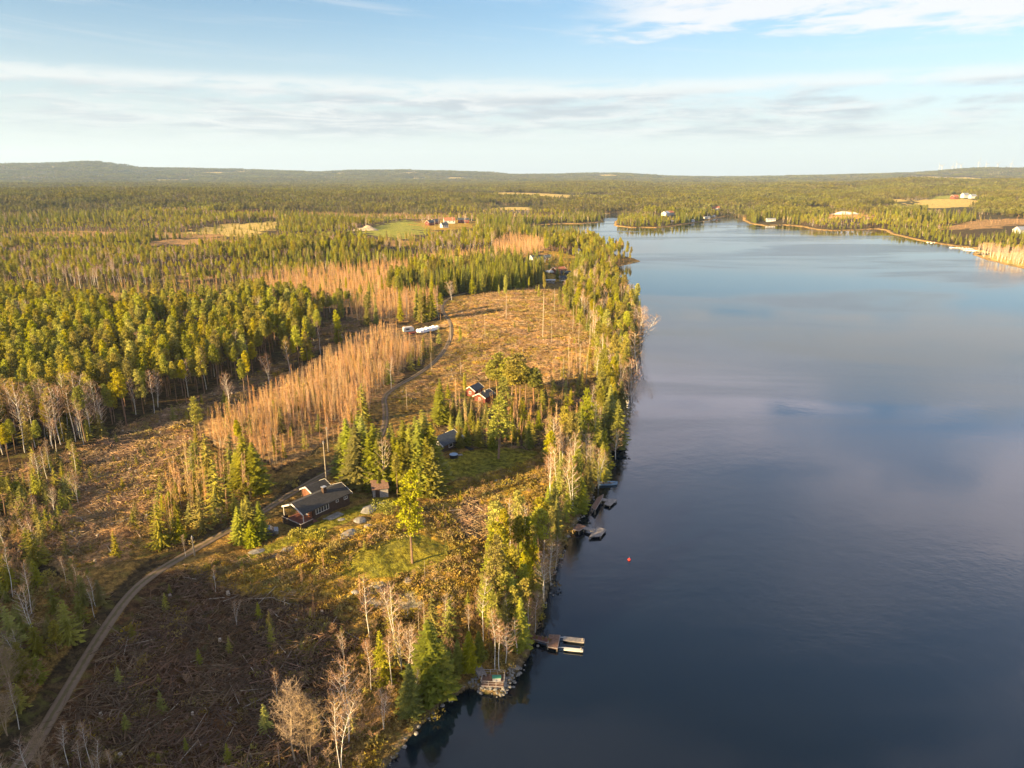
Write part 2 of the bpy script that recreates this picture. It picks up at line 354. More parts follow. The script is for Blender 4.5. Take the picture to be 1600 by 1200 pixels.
# ------------------------------------------------------------------ mesh helpers
class MB:
    def __init__(s): s.v = []; s.f = []; s.m = []; s.k = 0
    def add(s, v, f, mi=0):
        o = s.k; s.v.append(np.asarray(v, float).reshape(-1, 3)); s.k += len(s.v[-1])
        for q in f: s.f.append(tuple(int(i)+o for i in q)); s.m.append(mi)
    def box(s, x0, x1, y0, y1, z0, z1, mi=0):
        v = [(x, y, z) for z in (z0, z1) for y in (y0, y1) for x in (x0, x1)]
        s.add(v, [(0,2,3,1),(4,5,7,6),(0,1,5,4),(2,6,7,3),(0,4,6,2),(1,3,7,5)], mi)
    def bar(s, a, b, r0, r1=None, n=5, mi=0, cap=True):
        a, b = np.array(a, float), np.array(b, float); r1 = r0 if r1 is None else r1
        d = b-a; d = d/(np.linalg.norm(d)+1e-9); up = np.array([0, 0, 1.]) if abs(d[2]) < .9 else np.array([1., 0, 0])
        u = np.cross(d, up); u /= np.linalg.norm(u); w_ = np.cross(d, u)
        an = np.arange(n)*2*np.pi/n
        ring = np.cos(an)[:, None]*u+np.sin(an)[:, None]*w_
        v = np.concatenate([a+ring*r0, b+ring*r1])
        f = [(i, (i+1) % n, n+(i+1) % n, n+i) for i in range(n)]
        if cap: f += [tuple(range(n, 2*n)), tuple(range(n-1, -1, -1))]
        s.add(v, f, mi)
    def tube(s, P, rad, n=5, mi=0):
        P = np.array(P, float); k = len(P); an = np.arange(n)*2*np.pi/n; V = []
        for i in range(k):
            d = P[min(i+1, k-1)]-P[max(i-1, 0)]; d /= np.linalg.norm(d)+1e-9
            up = np.array([1., 0, 0]) if abs(d[2]) > .7 else np.array([0, 0, 1.])
            u = np.cross(d, up); u /= np.linalg.norm(u)+1e-9; w_ = np.cross(d, u)
            V.append(P[i]+(np.cos(an)[:, None]*u+np.sin(an)[:, None]*w_)*rad[i])
        V = np.concatenate(V)
        f = [(i*n+j, i*n+(j+1) % n, (i+1)*n+(j+1) % n, (i+1)*n+j) for i in range(k-1) for j in range(n)]
        s.add(V, f+[tuple(range((k-1)*n, k*n))], mi)
    def tris(s, V, mi=0):
        """V: (n,3,3) loose triangles"""
        V = np.asarray(V).reshape(-1, 3); n = len(V)//3
        s.add(V, np.arange(n*3).reshape(n, 3), mi)
    def prism(s, poly2, z0, z1, mi=0, xf=None):
        n = len(poly2); v = [(x, y, z0) for x, y in poly2]+[(x, y, z1) for x, y in poly2]
        s.add(v, [tuple(range(n-1, -1, -1)), tuple(range(n, 2*n))]+[(i, (i+1) % n, n+(i+1) % n, n+i) for i in range(n)], mi)
    def mesh(s, name, mats):
        me = bpy.data.meshes.new(name); me.from_pydata(np.concatenate(s.v).tolist(), [], s.f)
        for m_ in mats: me.materials.append(m_)
        if len(mats) > 1: me.polygons.foreach_set('material_index', s.m)
        me.update(); return me
    def obj(s, name, mats, parent=None):
        if not isinstance(mats, (list, tuple)): mats = [mats]
        o = bpy.data.objects.new(name, s.mesh(name, mats)); scene.collection.objects.link(o); o.parent = parent
        return o
def tag(o, label=None, cat=None, group=None, kind=None):
    if label: o['label'] = label
    if cat: o['category'] = cat
    if group: o['group'] = group
    if kind: o['kind'] = kind
    return o
def empty(name, x, y, z, rz=0):
    o = bpy.data.objects.new(name, None); scene.collection.objects.link(o); o.location = (x, y, z); o.rotation_euler = (0, 0, rz)
    o.empty_display_size = 0.5
    return o
def gz(x, y, micro=True): return float(hgt(np.array([float(x)]), np.array([float(y)]), micro)[0])

# ------------------------------------------------------------------ zones (photo outlines laid on the ground)
class Outlines(dict):
    def __setitem__(s, k, v):
        PXZ[k] = list(_last); dict.__setitem__(s, k, v)
Z = Outlines()
Z['lawn_cabin'] = poly([(372,868),(430,846),(470,830),(505,815),(560,790),(590,772),(625,775),(612,800),(570,808),(520,835),(470,850),(420,866),(380,880)])
Z['lawn_knoll'] = poly([(600,850),(650,830),(700,850),(690,880),(640,900),(580,915),(520,905),(560,870)])
Z['lawn_hut'] = poly([(690,712),(740,700),(800,706),(835,712),(800,730),(730,748),(690,765),(672,745)])
Z['lawn_red'] = poly([(712,612),(735,606),(735,625),(705,628)])
Z['golden'] = poly([(380,880),(470,850),(560,830),(640,800),(700,770),(760,740),(850,715),(870,760),(850,800),(800,850),(760,900),(730,960),(650,950),(560,950),(470,930),(400,920),(330,900),(290,890)])
Z['pit'] = poly([(735,775),(760,790),(800,800),(810,830),(770,850),(720,840),(700,800)])
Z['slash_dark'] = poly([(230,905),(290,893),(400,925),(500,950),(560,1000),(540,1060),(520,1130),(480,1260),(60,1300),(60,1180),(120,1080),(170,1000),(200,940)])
Z['cut_gold'] = poly([(716,520),(700,478),(745,462),(820,452),(880,458),(915,480),(935,520),(935,560),(900,590),(860,600),(820,600),(760,590),(700,612),(620,630),(606,618),(650,592),(700,560)])
Z['cut_dark'] = poly([(870,575),(930,560),(960,620),(940,680),(880,700),(800,710),(760,690),(700,680),(720,640),(830,640)])
Z['strip'] = poly([(-300,800),(0,740),(130,700),(200,665),(250,645),(330,615),(420,575),(490,540),(510,505),(570,500),(560,520),(470,560),(380,625),(300,665),(320,690),(280,720),(240,760),(180,800),(60,880),(-200,980)])
Z['slash_left'] = poly([(60,870),(120,760),(200,700),(290,665),(320,700),(290,760),(230,820),(200,880),(100,900)])
Z['sap'] = poly([(318,695),(345,672),(430,628),(520,574),(570,542),(640,520),(690,525),(672,545),(640,572),(610,605),(580,640),(555,672),(520,698),(480,712),(430,735),(400,722),(360,705)])
Z['sap2'] = poly([(560,482),(600,472),(660,468),(700,470),(690,490),(640,500),(590,506),(540,500)])
Z['sap3'] = poly([(395,462),(400,440),(480,430),(600,420),(700,408),(790,396),(800,405),(740,420),(640,436),(620,455),(600,470),(540,480),(480,480),(430,472)])
Z['sap4'] = poly([(770,388),(790,374),(850,380),(850,395),(810,402),(770,398)])
Z['field'] = poly([(556,361),(600,350),(640,344),(662,350),(668,363),(640,374),(600,372),(565,366)])
Z['farm'] = poly([(650,352),(665,343),(745,346),(745,356),(680,362)])
Z['clear_far'] = poly([(285,364),(340,352),(430,346),(445,352),(405,366),(372,372),(330,366)])
Z['field_r'] = poly([(1415,322),(1440,312),(1500,310),(1545,316),(1530,323),(1460,326)])
Z['field_r2'] = poly([(1370,313),(1420,309),(1425,313),(1385,318)])
Z['field_r3'] = poly([(1440,308),(1500,303),(1530,306),(1500,311),(1450,311)])
Z['cut_r'] = poly([(1465,357),(1530,345),(1600,342),(1800,346),(1800,353),(1600,351),(1520,359)])
Z['rock_r'] = poly([(1290,341),(1305,333),(1352,331),(1366,337),(1345,343)])
Z['reed_r'] = poly([(1522,398),(1530,392),(1620,402),(1700,420),(1700,444),(1600,418),(1550,407)])
Z['field_rr'] = poly([(1560,396),(1600,394),(1750,400),(1750,420),(1640,405)])
Z['homes'] = poly([(815,410),(840,398),(880,395),(900,410),(890,432),(860,442),(830,430)])
Z['spit'] = poly([(958,421),(974,414),(1000,408),(984,403),(960,402)])
Z['belt'] = poly([(880,480),(900,440),(940,430),(962,440),(975,458),(1000,495),(1006,522),(1000,545),(990,566),(982,592),(976,620),(968,650),(962,680),(950,708),(936,740),(912,795),(895,825),(850,810),(860,760),(850,720),(900,690),(935,640),(930,580),(925,530)])
Z['belt2'] = poly([(850,815),(893,835),(870,880),(855,925),(838,980),(828,1018),(780,1030),(755,1040),(745,1000),(740,950),(755,900),(790,850)])
Z['bottom'] = poly([(540,1020),(580,960),(640,960),(740,1000),(740,1060),(700,1085),(640,1140),(600,1195),(540,1260),(420,1300),(480,1180),(520,1100)])
Z['bottom_dense'] = poly([(560,1010),(590,970),(640,975),(740,1010),(735,1060),(700,1078),(650,1100),(600,1080),(560,1050)])
Z['leftmix'] = poly([(-300,1000),(-200,850),(0,790),(60,730),(120,720),(130,780),(60,900),(150,905),(170,930),(130,990),(60,1090),(0,1150),(-200,1300)])
Z['pinewood'] = poly([(-600,790),(-150,735),(0,705),(100,692),(180,672),(215,642),(300,614),(400,574),(470,547),(492,512),(480,488),(420,482),(330,500),(200,505),(0,480),(-600,500)])
Z['gap1'] = poly([(205,548),(320,548),(335,528),(240,524)])
Z['gap2'] = poly([(-200,462),(0,458),(150,452),(210,462),(340,460),(400,452),(390,446),(200,448),(0,445),(-200,448)])
Z['gap3'] = poly([(230,376),(330,372),(370,378),(340,382),(240,384)])
Z['mixrow'] = poly([(232,850),(260,780),(300,740),(345,745),(420,740),(430,745),(400,790),(330,830),(290,850),(250,870)])
Z['young_dark'] = poly([(620,470),(690,448),(760,438),(850,428),(850,442),(820,452),(740,460),(700,470),(660,468)])
Z['peninsula'] = poly([(40,1330),(60,1180),(120,1080),(180,960),(235,900),(300,862),(380,820),(450,772),(530,735),(575,700),(590,660),(588,622),(650,585),(695,545),(700,470),(860,440),(965,446),(1000,497),(1006,545),(985,592),(970,670),(915,800),(870,900),(820,1050),(720,1090),(560,1330)])
Z['leftside'] = poly([(-60,1260),(0,1150),(60,1080),(130,985),(190,915),(225,880),(290,850),(380,805),(450,760),(520,725),(570,690),(590,650),(590,610),(540,690),(430,740),(330,700),(200,700),(100,900),(50,1000),(-60,1100)])
Z['roadside'] = poly([(570,640),(590,612),(640,572),(690,530),(700,520),(704,532),(680,556),(640,585),(605,610),(592,650),(585,672),(560,680)])
Z['hutgroup'] = poly([(690,665),(700,620),(712,612),(735,640),(780,640),(860,630),(870,670),(830,700),(740,700)])
def ext(names, k):
    for nm, kk in zip(names, k):
        for j, q in enumerate((.5, 1.0)): Z[nm+'_front%d' % j] = poly([(a, b+kk*q) for a, b in PXZ[nm]]); EXT.append(nm+'_front%d' % j)
EXT = []
ext(['field','farm','clear_far','field_r','field_r2','field_r3','cut_r','rock_r','gap3','homes','sap4','field_rr','gap1','gap2'], [24,14,22,13,9,9,14,6,13,12,14,8,28,14])
Z['leftopen'] = poly([(-700,790),(-100,735),(0,742),(20,950),(-100,1020),(-700,1100)]); EXT.append('leftopen')
Z['strip_edge'] = poly([(300,660),(345,650),(430,596),(520,545),(570,512),(600,506),(645,503),(640,522),(570,546),(520,580),(430,636),(345,682),(320,694)])
Z['bales_front'] = poly([(622,512),(700,505),(706,528),(696,540),(650,556),(618,542)]); EXT.append('bales_front')
OPEN = EXT+['strip_edge','peninsula','leftside','lawn_cabin','lawn_knoll','lawn_hut','lawn_red','golden','slash_dark','cut_gold','cut_dark','strip','slash_left','sap','sap2','sap3','sap4','field','farm','clear_far',
        'field_r','field_r2','field_r3','cut_r','rock_r','reed_r','field_rr','homes','spit','belt','belt2','bottom','leftmix','gap1','gap2','gap3','mixrow','young_dark','roadside','hutgroup']
def inz(name, x, y):
    P = Z[name]; b0, b1 = P.min(0), P.max(0)
    r = np.zeros(np.shape(x), bool); m = (x > b0[0]) & (x < b1[0]) & (y > b0[1]) & (y < b1[1])
    if m.any(): r[m] = inside(x[m], y[m], P)
    return r
# ------------------------------------------------------------------ the ground: one sheet out to the horizon
GC = dict(forest=(0.060,0.042,0.022), lawn=(0.19,0.175,0.022), golden=(0.36,0.235,0.036), brash=(0.33,0.20,0.090), dark=(0.105,0.075,0.05), dark_shade=(0.085,0.046,0.022),  # last entry: slash clearing floor, its shade painted into the colour
          field=(0.26,0.27,0.045), straw=(0.50,0.38,0.13), heath=(0.21,0.135,0.042), rock=(0.34,0.30,0.25), shore=(0.20,0.15,0.09), cut=(0.50,0.285,0.090), bed=(0.02,0.018,0.012))
PAINT = [('peninsula','heath'),('leftside','heath'),('leftmix','heath'),('golden','golden'),('pit','dark'),('slash_dark','dark_shade'),('bottom','heath'),('belt','heath'),('belt2','heath'),('cut_gold','cut'),('cut_dark','dark'),('strip','dark'),('strip_edge','brash'),('slash_left','brash'),
         ('sap','brash'),('sap2','brash'),('sap3','cut'),('sap4','cut'),('homes','golden'),('clear_far','straw'),('field_r','straw'),('field_r2','straw'),('field_r3','field'),
         ('cut_r','brash'),('rock_r','cut'),('reed_r','straw'),('field_rr','golden'),('spit','heath'),('gap1','dark'),('gap2','dark'),('gap3','brash'),('mixrow','heath'),
         ('young_dark','forest'),('hutgroup','dark'),('lawn_cabin','lawn'),('lawn_knoll','lawn'),('lawn_hut','lawn'),('lawn_red','lawn'),('field','field'),('farm','golden')]
def gap_noise(x, y): return fbm(np.asarray(x)*0.55, y, 105, 2, 141)*sm(lake_sd(x, y), 40, 110)
def ground():
    a_in = np.linspace(-46, 46, 760)
    a_out = np.concatenate([np.linspace(48, 180, 45)])
    ang = R(1)*np.concatenate([-a_out[::-1][:-1]-0.0, a_in, a_out]); ang = np.unique(ang)
    rad = np.concatenate([[2, 20, 40, 55], np.geomspace(62, 1500, 700), np.geomspace(1515, 13000, 200), [17000, 26000]])
    A, Rr = np.meshgrid(ang, rad); X, Y = Rr*np.sin(A), Rr*np.cos(A)
    na, nr = len(ang), len(rad)
    x, y = X.ravel(), Y.ravel(); sd = np.where((x**2+y**2 < 1500**2), 0.0, lake_sd(x, y)); q = x**2+y**2 < 1500**2; sd[q] = _sd_exact(x[q], y[q])
    z = hgt(x, y, True, sd)
    z[x**2+y**2 > 15000**2] -= 60
    # colour by land cover, outlines broken by noise
    jx = 7*fbm(x, y, 14, 3, 61)*np.clip(np.hypot(x, y)/200, 0.5, 4); jy = 7*fbm(x, y, 14, 3, 67)*np.clip(np.hypot(x, y)/200, 0.5, 4)
    col = np.tile(np.array(GC['forest']), (len(x), 1)); opn = np.zeros(len(x))
    # far woods show patches of cut land and fields
    rr = np.hypot(x, y)
    pat = fbm(x, y*0.5, 330, 3, 71)
    far_c = np.array([0.06,0.055,0.018])
    col = col*(1-sm(rr, 900, 1800))[:, None] + far_c*sm(rr, 900, 1800)[:, None]
    cutm = (rr > 1300) & (pat > 0.47); col[cutm] = GC['straw']
    gapm = (rr > 330) & (rr < 1300) & (gap_noise(x, y) > 0.17); col[gapm] = GC['brash']
    for zn, cn in PAINT:
        m = inz(zn, x+jx, y+jy); col[m] = GC[cn]; opn[m] = 1
    sh = (sd > 0) & (sd < np.clip(rr*0.004, 0.8, 4)); col[sh] = GC['shore']; sh = (sd > 0) & (sd < rr*0.003) & (rr > 450); col[sh] = (0.40, 0.26, 0.10)
    rockm = (fbm(x, y, 7, 2, 81) > 0.42) & (inz('golden', x, y) | inz('belt', x, y)); col[rockm] = GC['rock']
    col[sd <= 0.0] = GC['bed']
    me = bpy.data.meshes.new('terrain')
    V = np.stack([x, y, z], 1)
    i = np.arange(nr-1)[:, None]*na + np.arange(na-1)[None, :]
    F = np.stack([i, i+1, i+na+1, i+na], -1).reshape(-1, 4)[:, ::-1]
    me.vertices.add(len(V)); me.vertices.foreach_set('co', V.ravel())
    me.loops.add(F.size); me.loops.foreach_set('vertex_index', F.ravel().astype(np.int32))
    me.polygons.add(len(F)); me.polygons.foreach_set('loop_start', (np.arange(len(F))*4).astype(np.int32))
    me.polygons.foreach_set('use_smooth', np.ones(len(F), bool))
    me.update(); me.validate()
    ca = me.color_attributes.new('cover', 'FLOAT_COLOR', 'POINT')
    ca.data.foreach_set('color', np.concatenate([col, opn[:, None]], 1).astype(np.float32).ravel())
    m = bpy.data.materials.new('ground_cover'); m.use_nodes = True; t = NT(m.node_tree); b = t.n['Principled BSDF']
    b.inputs['Roughness'].default_value = 0.95; b.inputs['Specular IOR Level'].default_value = 0.1
    at = t.new('ShaderNodeAttribute', attribute_name='cover'); tcn = t.new('ShaderNodeTexCoord'); v = tcn.outputs['Object']
    n1 = t.noise(v, 0.9, 5, 0.7); n2 = t.noise(v, 0.12, 4, 0.6); n3 = t.noise(v, 4.0, 3, 0.7)
    n4 = t.noise(v, 0.35, 4, 0.65, 0.4)
    c1 = t.mix(t.smooth(n1, 0.35, 0.68), (0.42, 0.40, 0.40), (1.5, 1.45, 1.35))
    c2 = t.mix(t.smooth(n2, 0.3, 0.7), (0.75, 0.82, 0.8), (1.25, 1.15, 1.0))
    c3 = t.mix(t.smooth(n3, 0.3, 0.7), (0.7, 0.7, 0.7), (1.35, 1.35, 1.35))
    cc = t.mix(1.0, t.mix(1.0, t.mix(1.0, at.outputs['Color'], c1, 'MULTIPLY'), c2, 'MULTIPLY'), c3, 'MULTIPLY')
    grn = t.mix(t.math('MULTIPLY', t.smooth(n4, 0.52, 0.66), 0.55), cc, (0.13, 0.125, 0.025))
    t.link(grn, b.inputs['Base Color'])
    bn = t.new('ShaderNodeBump'); bn.inputs['Strength'].default_value = 1.0; bn.inputs['Distance'].default_value = 0.5
    t.link(t.math('ADD', n1, t.math('MULTIPLY', n3, 0.35)), bn.inputs['Height']); t.link(bn.outputs[0], b.inputs['Normal'])
    me.materials.append(m)
    o = bpy.data.objects.new('terrain', me); scene.collection.objects.link(o)
    tag(o, 'rolling ground of felled strips, meadow and forest floor', 'ground', kind='structure')
ground()
def lake():
    mb = MB(); n = 64; an = np.arange(n)*2*np.pi/n
    mb.add(np.stack([np.cos(an)*2600, np.sin(an)*2600+700, an*0], 1), [tuple(range(n))])
    m = bpy.data.materials.new('lake_water'); m.use_nodes = True; t = NT(m.node_tree); b = t.n['Principled BSDF']
    b.inputs['Base Color'].default_value = (0.0012, 0.0045, 0.0105, 1); b.inputs['IOR'].default_value = 1.55
    tcn = t.new('ShaderNodeTexCoord'); v = tcn.outputs['Object']
    mp = t.new('ShaderNodeMapping'); mp.inputs['Scale'].default_value = (0.35, 1.0, 1.0); mp.inputs['Rotation'].default_value = (0, 0, 0.12); t.link(v, mp.inputs['Vector'])
    wind = t.noise(mp.outputs[0], 0.012, 4, 0.6, 0.6)
    wv = t.smooth(wind, 0.42, 0.62)
    sepn = t.new('ShaderNodeSeparateXYZ'); t.link(v, sepn.inputs[0])
    t.link(t.math('ADD', 0.015, t.math('MULTIPLY', wv, 0.20)), b.inputs['Roughness'])
    rp = t.noise(v, 1.3, 3, 0.5); rp2 = t.noise(v, 0.35, 2, 0.5)
    bn = t.new('ShaderNodeBump'); bn.inputs['Distance'].default_value = 0.03
    t.link(t.math('ADD', 0.16, t.math('MULTIPLY', wv, 0.5)), bn.inputs['Strength'])
    t.link(t.math('ADD', rp, t.math('MULTIPLY', rp2, 2.0)), bn.inputs['Height']); t.link(bn.outputs[0], b.inputs['Normal'])
    o = mb.obj('lake', m); tag(o, 'calm dark blue lake mirroring clouds', 'water', kind='structure')
lake()
def road():
    P = ROAD
    # resample every 1.5 m
    L = np.concatenate([[0], np.cumsum(np.linalg.norm(np.diff(P, axis=0), axis=1))]); s = np.arange(0, L[-1], 1.5)
    C = np.stack([np.interp(s, L, P[:, 0]), np.interp(s, L, P[:, 1])], 1)
    T = np.gradient(C, axis=0); T /= np.linalg.norm(T, axis=1)[:, None]; Nn = np.stack([-T[:, 1], T[:, 0]], 1)
    offs = np.array([-0.85, -0.75, -0.54, -0.3, 0, 0.3, 0.54, 0.75, 0.85]); dz_ = np.array([-0.3, 0.08, 0.07, 0.12, 0.18, 0.12, 0.07, 0.08, -0.3])
    zc = hgt(C[:, 0], C[:, 1], False)
    V = []
    for k in range(len(offs)):
        o_ = offs[k]*(1+0.12*vnoise(s, s*0, 6, k)) if abs(offs[k]) > 1.5 else offs[k]
        q = C+Nn*(o_ if np.ndim(o_) == 0 else o_[:, None]); V.append(np.column_stack([q, hgt(q[:, 0], q[:, 1], False)+dz_[k]]))
    n = len(C); V = np.array(V).transpose(1, 0, 2).reshape(-1, 3); kk = len(offs)
    F = [(i*kk+j, i*kk+j+1, (i+1)*kk+j+1, (i+1)*kk+j) for i in range(n-1) for j in range(kk-1)]
    mb = MB(); mb.add(V, F)
    m = mat('gravel', (0.22, 0.155, 0.105), 0.95, 0.25, 0.9, bump=0.5)
    t = NT(m.node_tree); b = t.n['Principled BSDF']
    me_at = t.new('ShaderNodeAttribute', attribute_name='across'); tcn = t.new('ShaderNodeTexCoord')
    ac = t.math('ABSOLUTE', me_at.outputs['Fac']); nz = t.noise(tcn.outputs['Object'], 1.1, 4, 0.65)
    q = t.math('ADD', ac, t.math('MULTIPLY', t.math('SUBTRACT', nz, 0.5), 0.7))
    cc = t.mix(t.smooth(q, 0.10, 0.38), (0.11, 0.085, 0.030), (0.19, 0.130, 0.085)); cc = t.mix(t.smooth(q, 0.70, 0.98), cc, (0.15, 0.11, 0.045))
    t.link(t.mix(t.smooth(nz, 0.3, 0.7, 0.35, 0.0), cc, (0.08, 0.06, 0.045)), b.inputs['Base Color'])
    o = mb.obj('gravel_road', m)
    at_ = o.data.attributes.new('across', 'FLOAT', 'POINT'); at_.data.foreach_set('value', np.tile(offs/0.85, n).astype(np.float32)); tag(o, 'narrow gravel track through the felled land', 'road', kind='structure')
    for p in o.data.polygons: p.use_smooth = True
road()
# ------------------------------------------------------------------ tree shapes
def loose(c, size, n, r, flat_=0.6, thin=0.45):
    """n needle tufts (loose triangles) round points c"""
    c = np.asarray(c); k = len(c)
    d = r.normal(size=(k, n, 3)); d /= np.linalg.norm(d, axis=2)[..., None]
    return d
def tufts(cent, rad, n, size, r, flatz=0.65, up=0.3):
    """clumps: centres (k,3), radii (k,), n triangles each"""
    k = len(cent)
    d = r.normal(size=(k, n, 3)); d /= np.linalg.norm(d, axis=2)[..., None]
    rr_ = rad[:, None]*(0.45+0.6*r.random((k, n)))
    p = cent[:, None, :] + d*rr_[..., None]*np.array([1, 1, flatz])
    ax = d + r.normal(size=(k, n, 3))*0.5 + np.array([0, 0, up]); ax /= np.linalg.norm(ax, axis=2)[..., None]
    sd_ = np.cross(ax, r.normal(size=(k, n, 3))); sd_ /= np.linalg.norm(sd_, axis=2)[..., None]+1e-9
    s_ = size*(0.6+0.8*r.random((k, n, 1)))
    T = np.stack([p-sd_*s_*0.5, p+sd_*s_*0.5, p+ax*s_*1.1], 2)
    return T.reshape(-1, 3, 3)
def pine_mesh(seed, H=17.0, base=0.52, nb=34, nt=40, size=0.34, wide=1.0, sides=6):
    r = np.random.default_rng(seed); tr, cr = MB(), MB()
    lean = r.normal(size=2)*0.02*H; zs = np.linspace(0, H*0.97, 8)
    P = np.stack([lean[0]*(zs/H)**2+0.12*np.sin(zs*0.5+seed), lean[1]*(zs/H)**2+0.12*np.cos(zs*0.37+seed), zs-0.5*(zs == 0)], 1)
    tr.tube(P, 0.19*(1-zs/H*0.86)*(H/17)**0.8, sides)
    cen, rad = [], []
    for i in range(nb):
        t = (i+r.random())/nb; z0 = H*(base+(1-base)*0.96*t)
        a = i*2.4+r.random()*0.8
        R_ = wide*H*0.115*(1-t)**0.55*(0.5+0.7*r.random())*(0.5+0.5*min(1, t*3))+0.1
        b0 = np.array([np.interp(z0, zs, P[:, 0]), np.interp(z0, zs, P[:, 1]), z0])
        tip = b0+np.array([math.cos(a)*R_, math.sin(a)*R_, 0.12*R_+0.3*r.random()])
        tr.tube([b0, (b0+tip)/2+np.array([0, 0, -0.08]), tip], [0.06, 0.04, 0.02], 3)
        cen.append(tip); rad.append((0.42+0.50*r.random())*(1.15-0.45*t))
        if R_ > 1.0: cen.append(b0+(tip-b0)*0.55+r.normal(size=3)*0.2); rad.append(0.5+0.3*r.random())
    for _ in range(4):   # dead stubs under the crown
        z0 = H*(base-0.04-0.2*r.random()); a = r.random()*6.28
        b0 = np.array([np.interp(z0, zs, P[:, 0]), np.interp(z0, zs, P[:, 1]), z0]); tr.tube([b0, b0+np.array([math.cos(a), math.sin(a), 0.1])*0.9], [0.03, 0.012], 3)
    cen.append(np.array([P[-1, 0], P[-1, 1], H*0.965])); rad.append(0.42)
    cr.tris(tufts(np.array(cen), np.array(rad)*H/17, nt, size, r))
    return tr, cr
def spruce_mesh(seed, H=14.0, Rb=2.1, lev=32, nb=10, low=0.05, seg=4, sides=6, size=1.0):
    r = np.random.default_rng(seed); tr, cr = MB(), MB()
    tr.tube([(0, 0, -0.5), (0.05, 0, H*0.5), (0, 0, H*0.98)], [0.17*H/14, 0.10*H/14, 0.02], sides)
    T = []
    zz = np.linspace(low, 0.985, lev)
    for i, t in enumerate(zz):
        Rl = Rb*((1-t)**0.85)*(0.9+0.25*r.random())*min(1, 0.55+(t-low)*4)+0.10
        n = max(4, int(nb*(0.5+0.5*(1-t))))
        for j in range(n):
            a = (j+r.random()*0.9)*2*math.pi/n+i*1.1; L = Rl*(0.65+0.5*r.random())
            dr = np.array([math.cos(a), math.sin(a), 0]); side = np.array([-math.sin(a), math.cos(a), 0])
            z0 = t*H+r.normal()*0.08
            droop = 0.32+0.25*(1-t)
            for k in range(seg):
                s0, s1 = L*(k/seg), L*((k+1.35)/seg)
                p0 = dr*s0+np.array([0, 0, z0-droop*s0+0.10*s0*s0/L]); p1 = dr*s1+np.array([0, 0, z0-droop*s1+0.16*s1*s1/L])
                wd = (0.30+0.20*L*(1-k/seg*0.6))*0.62*size*(0.7+0.6*r.random())
                h_ = np.array([0, 0, -wd*0.55])
                T += [(p0+side*wd*0.25, p1, p0+side*wd*1.05+(p1-p0)*0.35+h_), (p0-side*wd*0.25, p0-side*wd*1.05+(p1-p0)*0.35+h_, p1),
                      (p0+side*0.08, p0-side*0.08+h_*1.4, p1+h_*0.3)]
    cr.tris(np.array(T)); return tr, cr
def birch_mesh(seed, H=14.0, nb=22, nt=16, spread=0.30, base=0.30, upw=1.0, tw=0.035, r0=0.11, forks=1, wild=1.0):
    r = np.random.default_rng(seed); tr, cr = MB(), MB()
    for fk in range(forks):
        ln = r.normal(size=2)*0.05*H*(1+fk) if forks > 1 else r.normal(size=2)*0.035*H
        Hh = H*(1-0.15*fk*r.random()); zs = np.linspace(0, Hh, 9)
        P = np.stack([ln[0]*(zs/H)**1.5+0.15*wild*np.sin(zs*0.55+seed+fk), ln[1]*(zs/H)**1.5+0.15*wild*np.cos(zs*0.45+seed), zs-0.4*(zs == 0)], 1); P[:, :2] -= P[0, :2]
        tr.tube(P, r0*(H/14)*(1-zs/Hh*0.88), 5)
        tips = []
        for i in range(nb):
            t = base+(1-base)*(i+r.random())/nb*0.97; z0 = Hh*t; a = i*2.4+r.random()
            L = H*spread*(1-t)**0.6*(0.5+0.6*r.random())*min(1, 0.5+(t-base)*3)+0.3
            b0 = np.array([np.interp(z0, zs, P[:, 0]), np.interp(z0, zs, P[:, 1]), z0]); o_ = np.array([math.cos(a), math.sin(a), 0])
            m1 = b0+o_*L*0.5+np.array([0, 0, L*0.45*upw]); m2 = b0+o_*L*(0.85+0.1*r.random())+np.array([0, 0, L*0.95*upw])+r.normal(size=3)*0.12*wild
            tr.tube([b0, m1, m2], [0.032*H/14, 0.022*H/14, 0.010], 3)
            for j in range(nt):
                u = 0.2+0.85*r.random(); q = (b0*(1-u)**2+2*m1*u*(1-u)+m2*u*u) if u < 1 else m2
                dd = o_*0.4+np.array([0, 0, 0.6*upw])+r.normal(size=3)*0.6*wild; dd /= np.linalg.norm(dd); Lt = (0.45+0.8*r.random())*(H/14)**0.6
                s_ = np.cross(dd, r.normal(size=3)); s_ /= np.linalg.norm(s_)
                e = q+dd*Lt; tips.append((q-s_*tw/2, q+s_*tw/2, e))
                for _ in range(2):
                    g = q+dd*Lt*(0.3+0.5*r.random()); d2 = dd+r.normal(size=3)*0.6; d2 /= np.linalg.norm(d2)
                    tips.append((g-s_*tw*0.4, g+s_*tw*0.4, g+d2*Lt*0.6))
        cr.tris(np.array(tips))
    return tr, cr
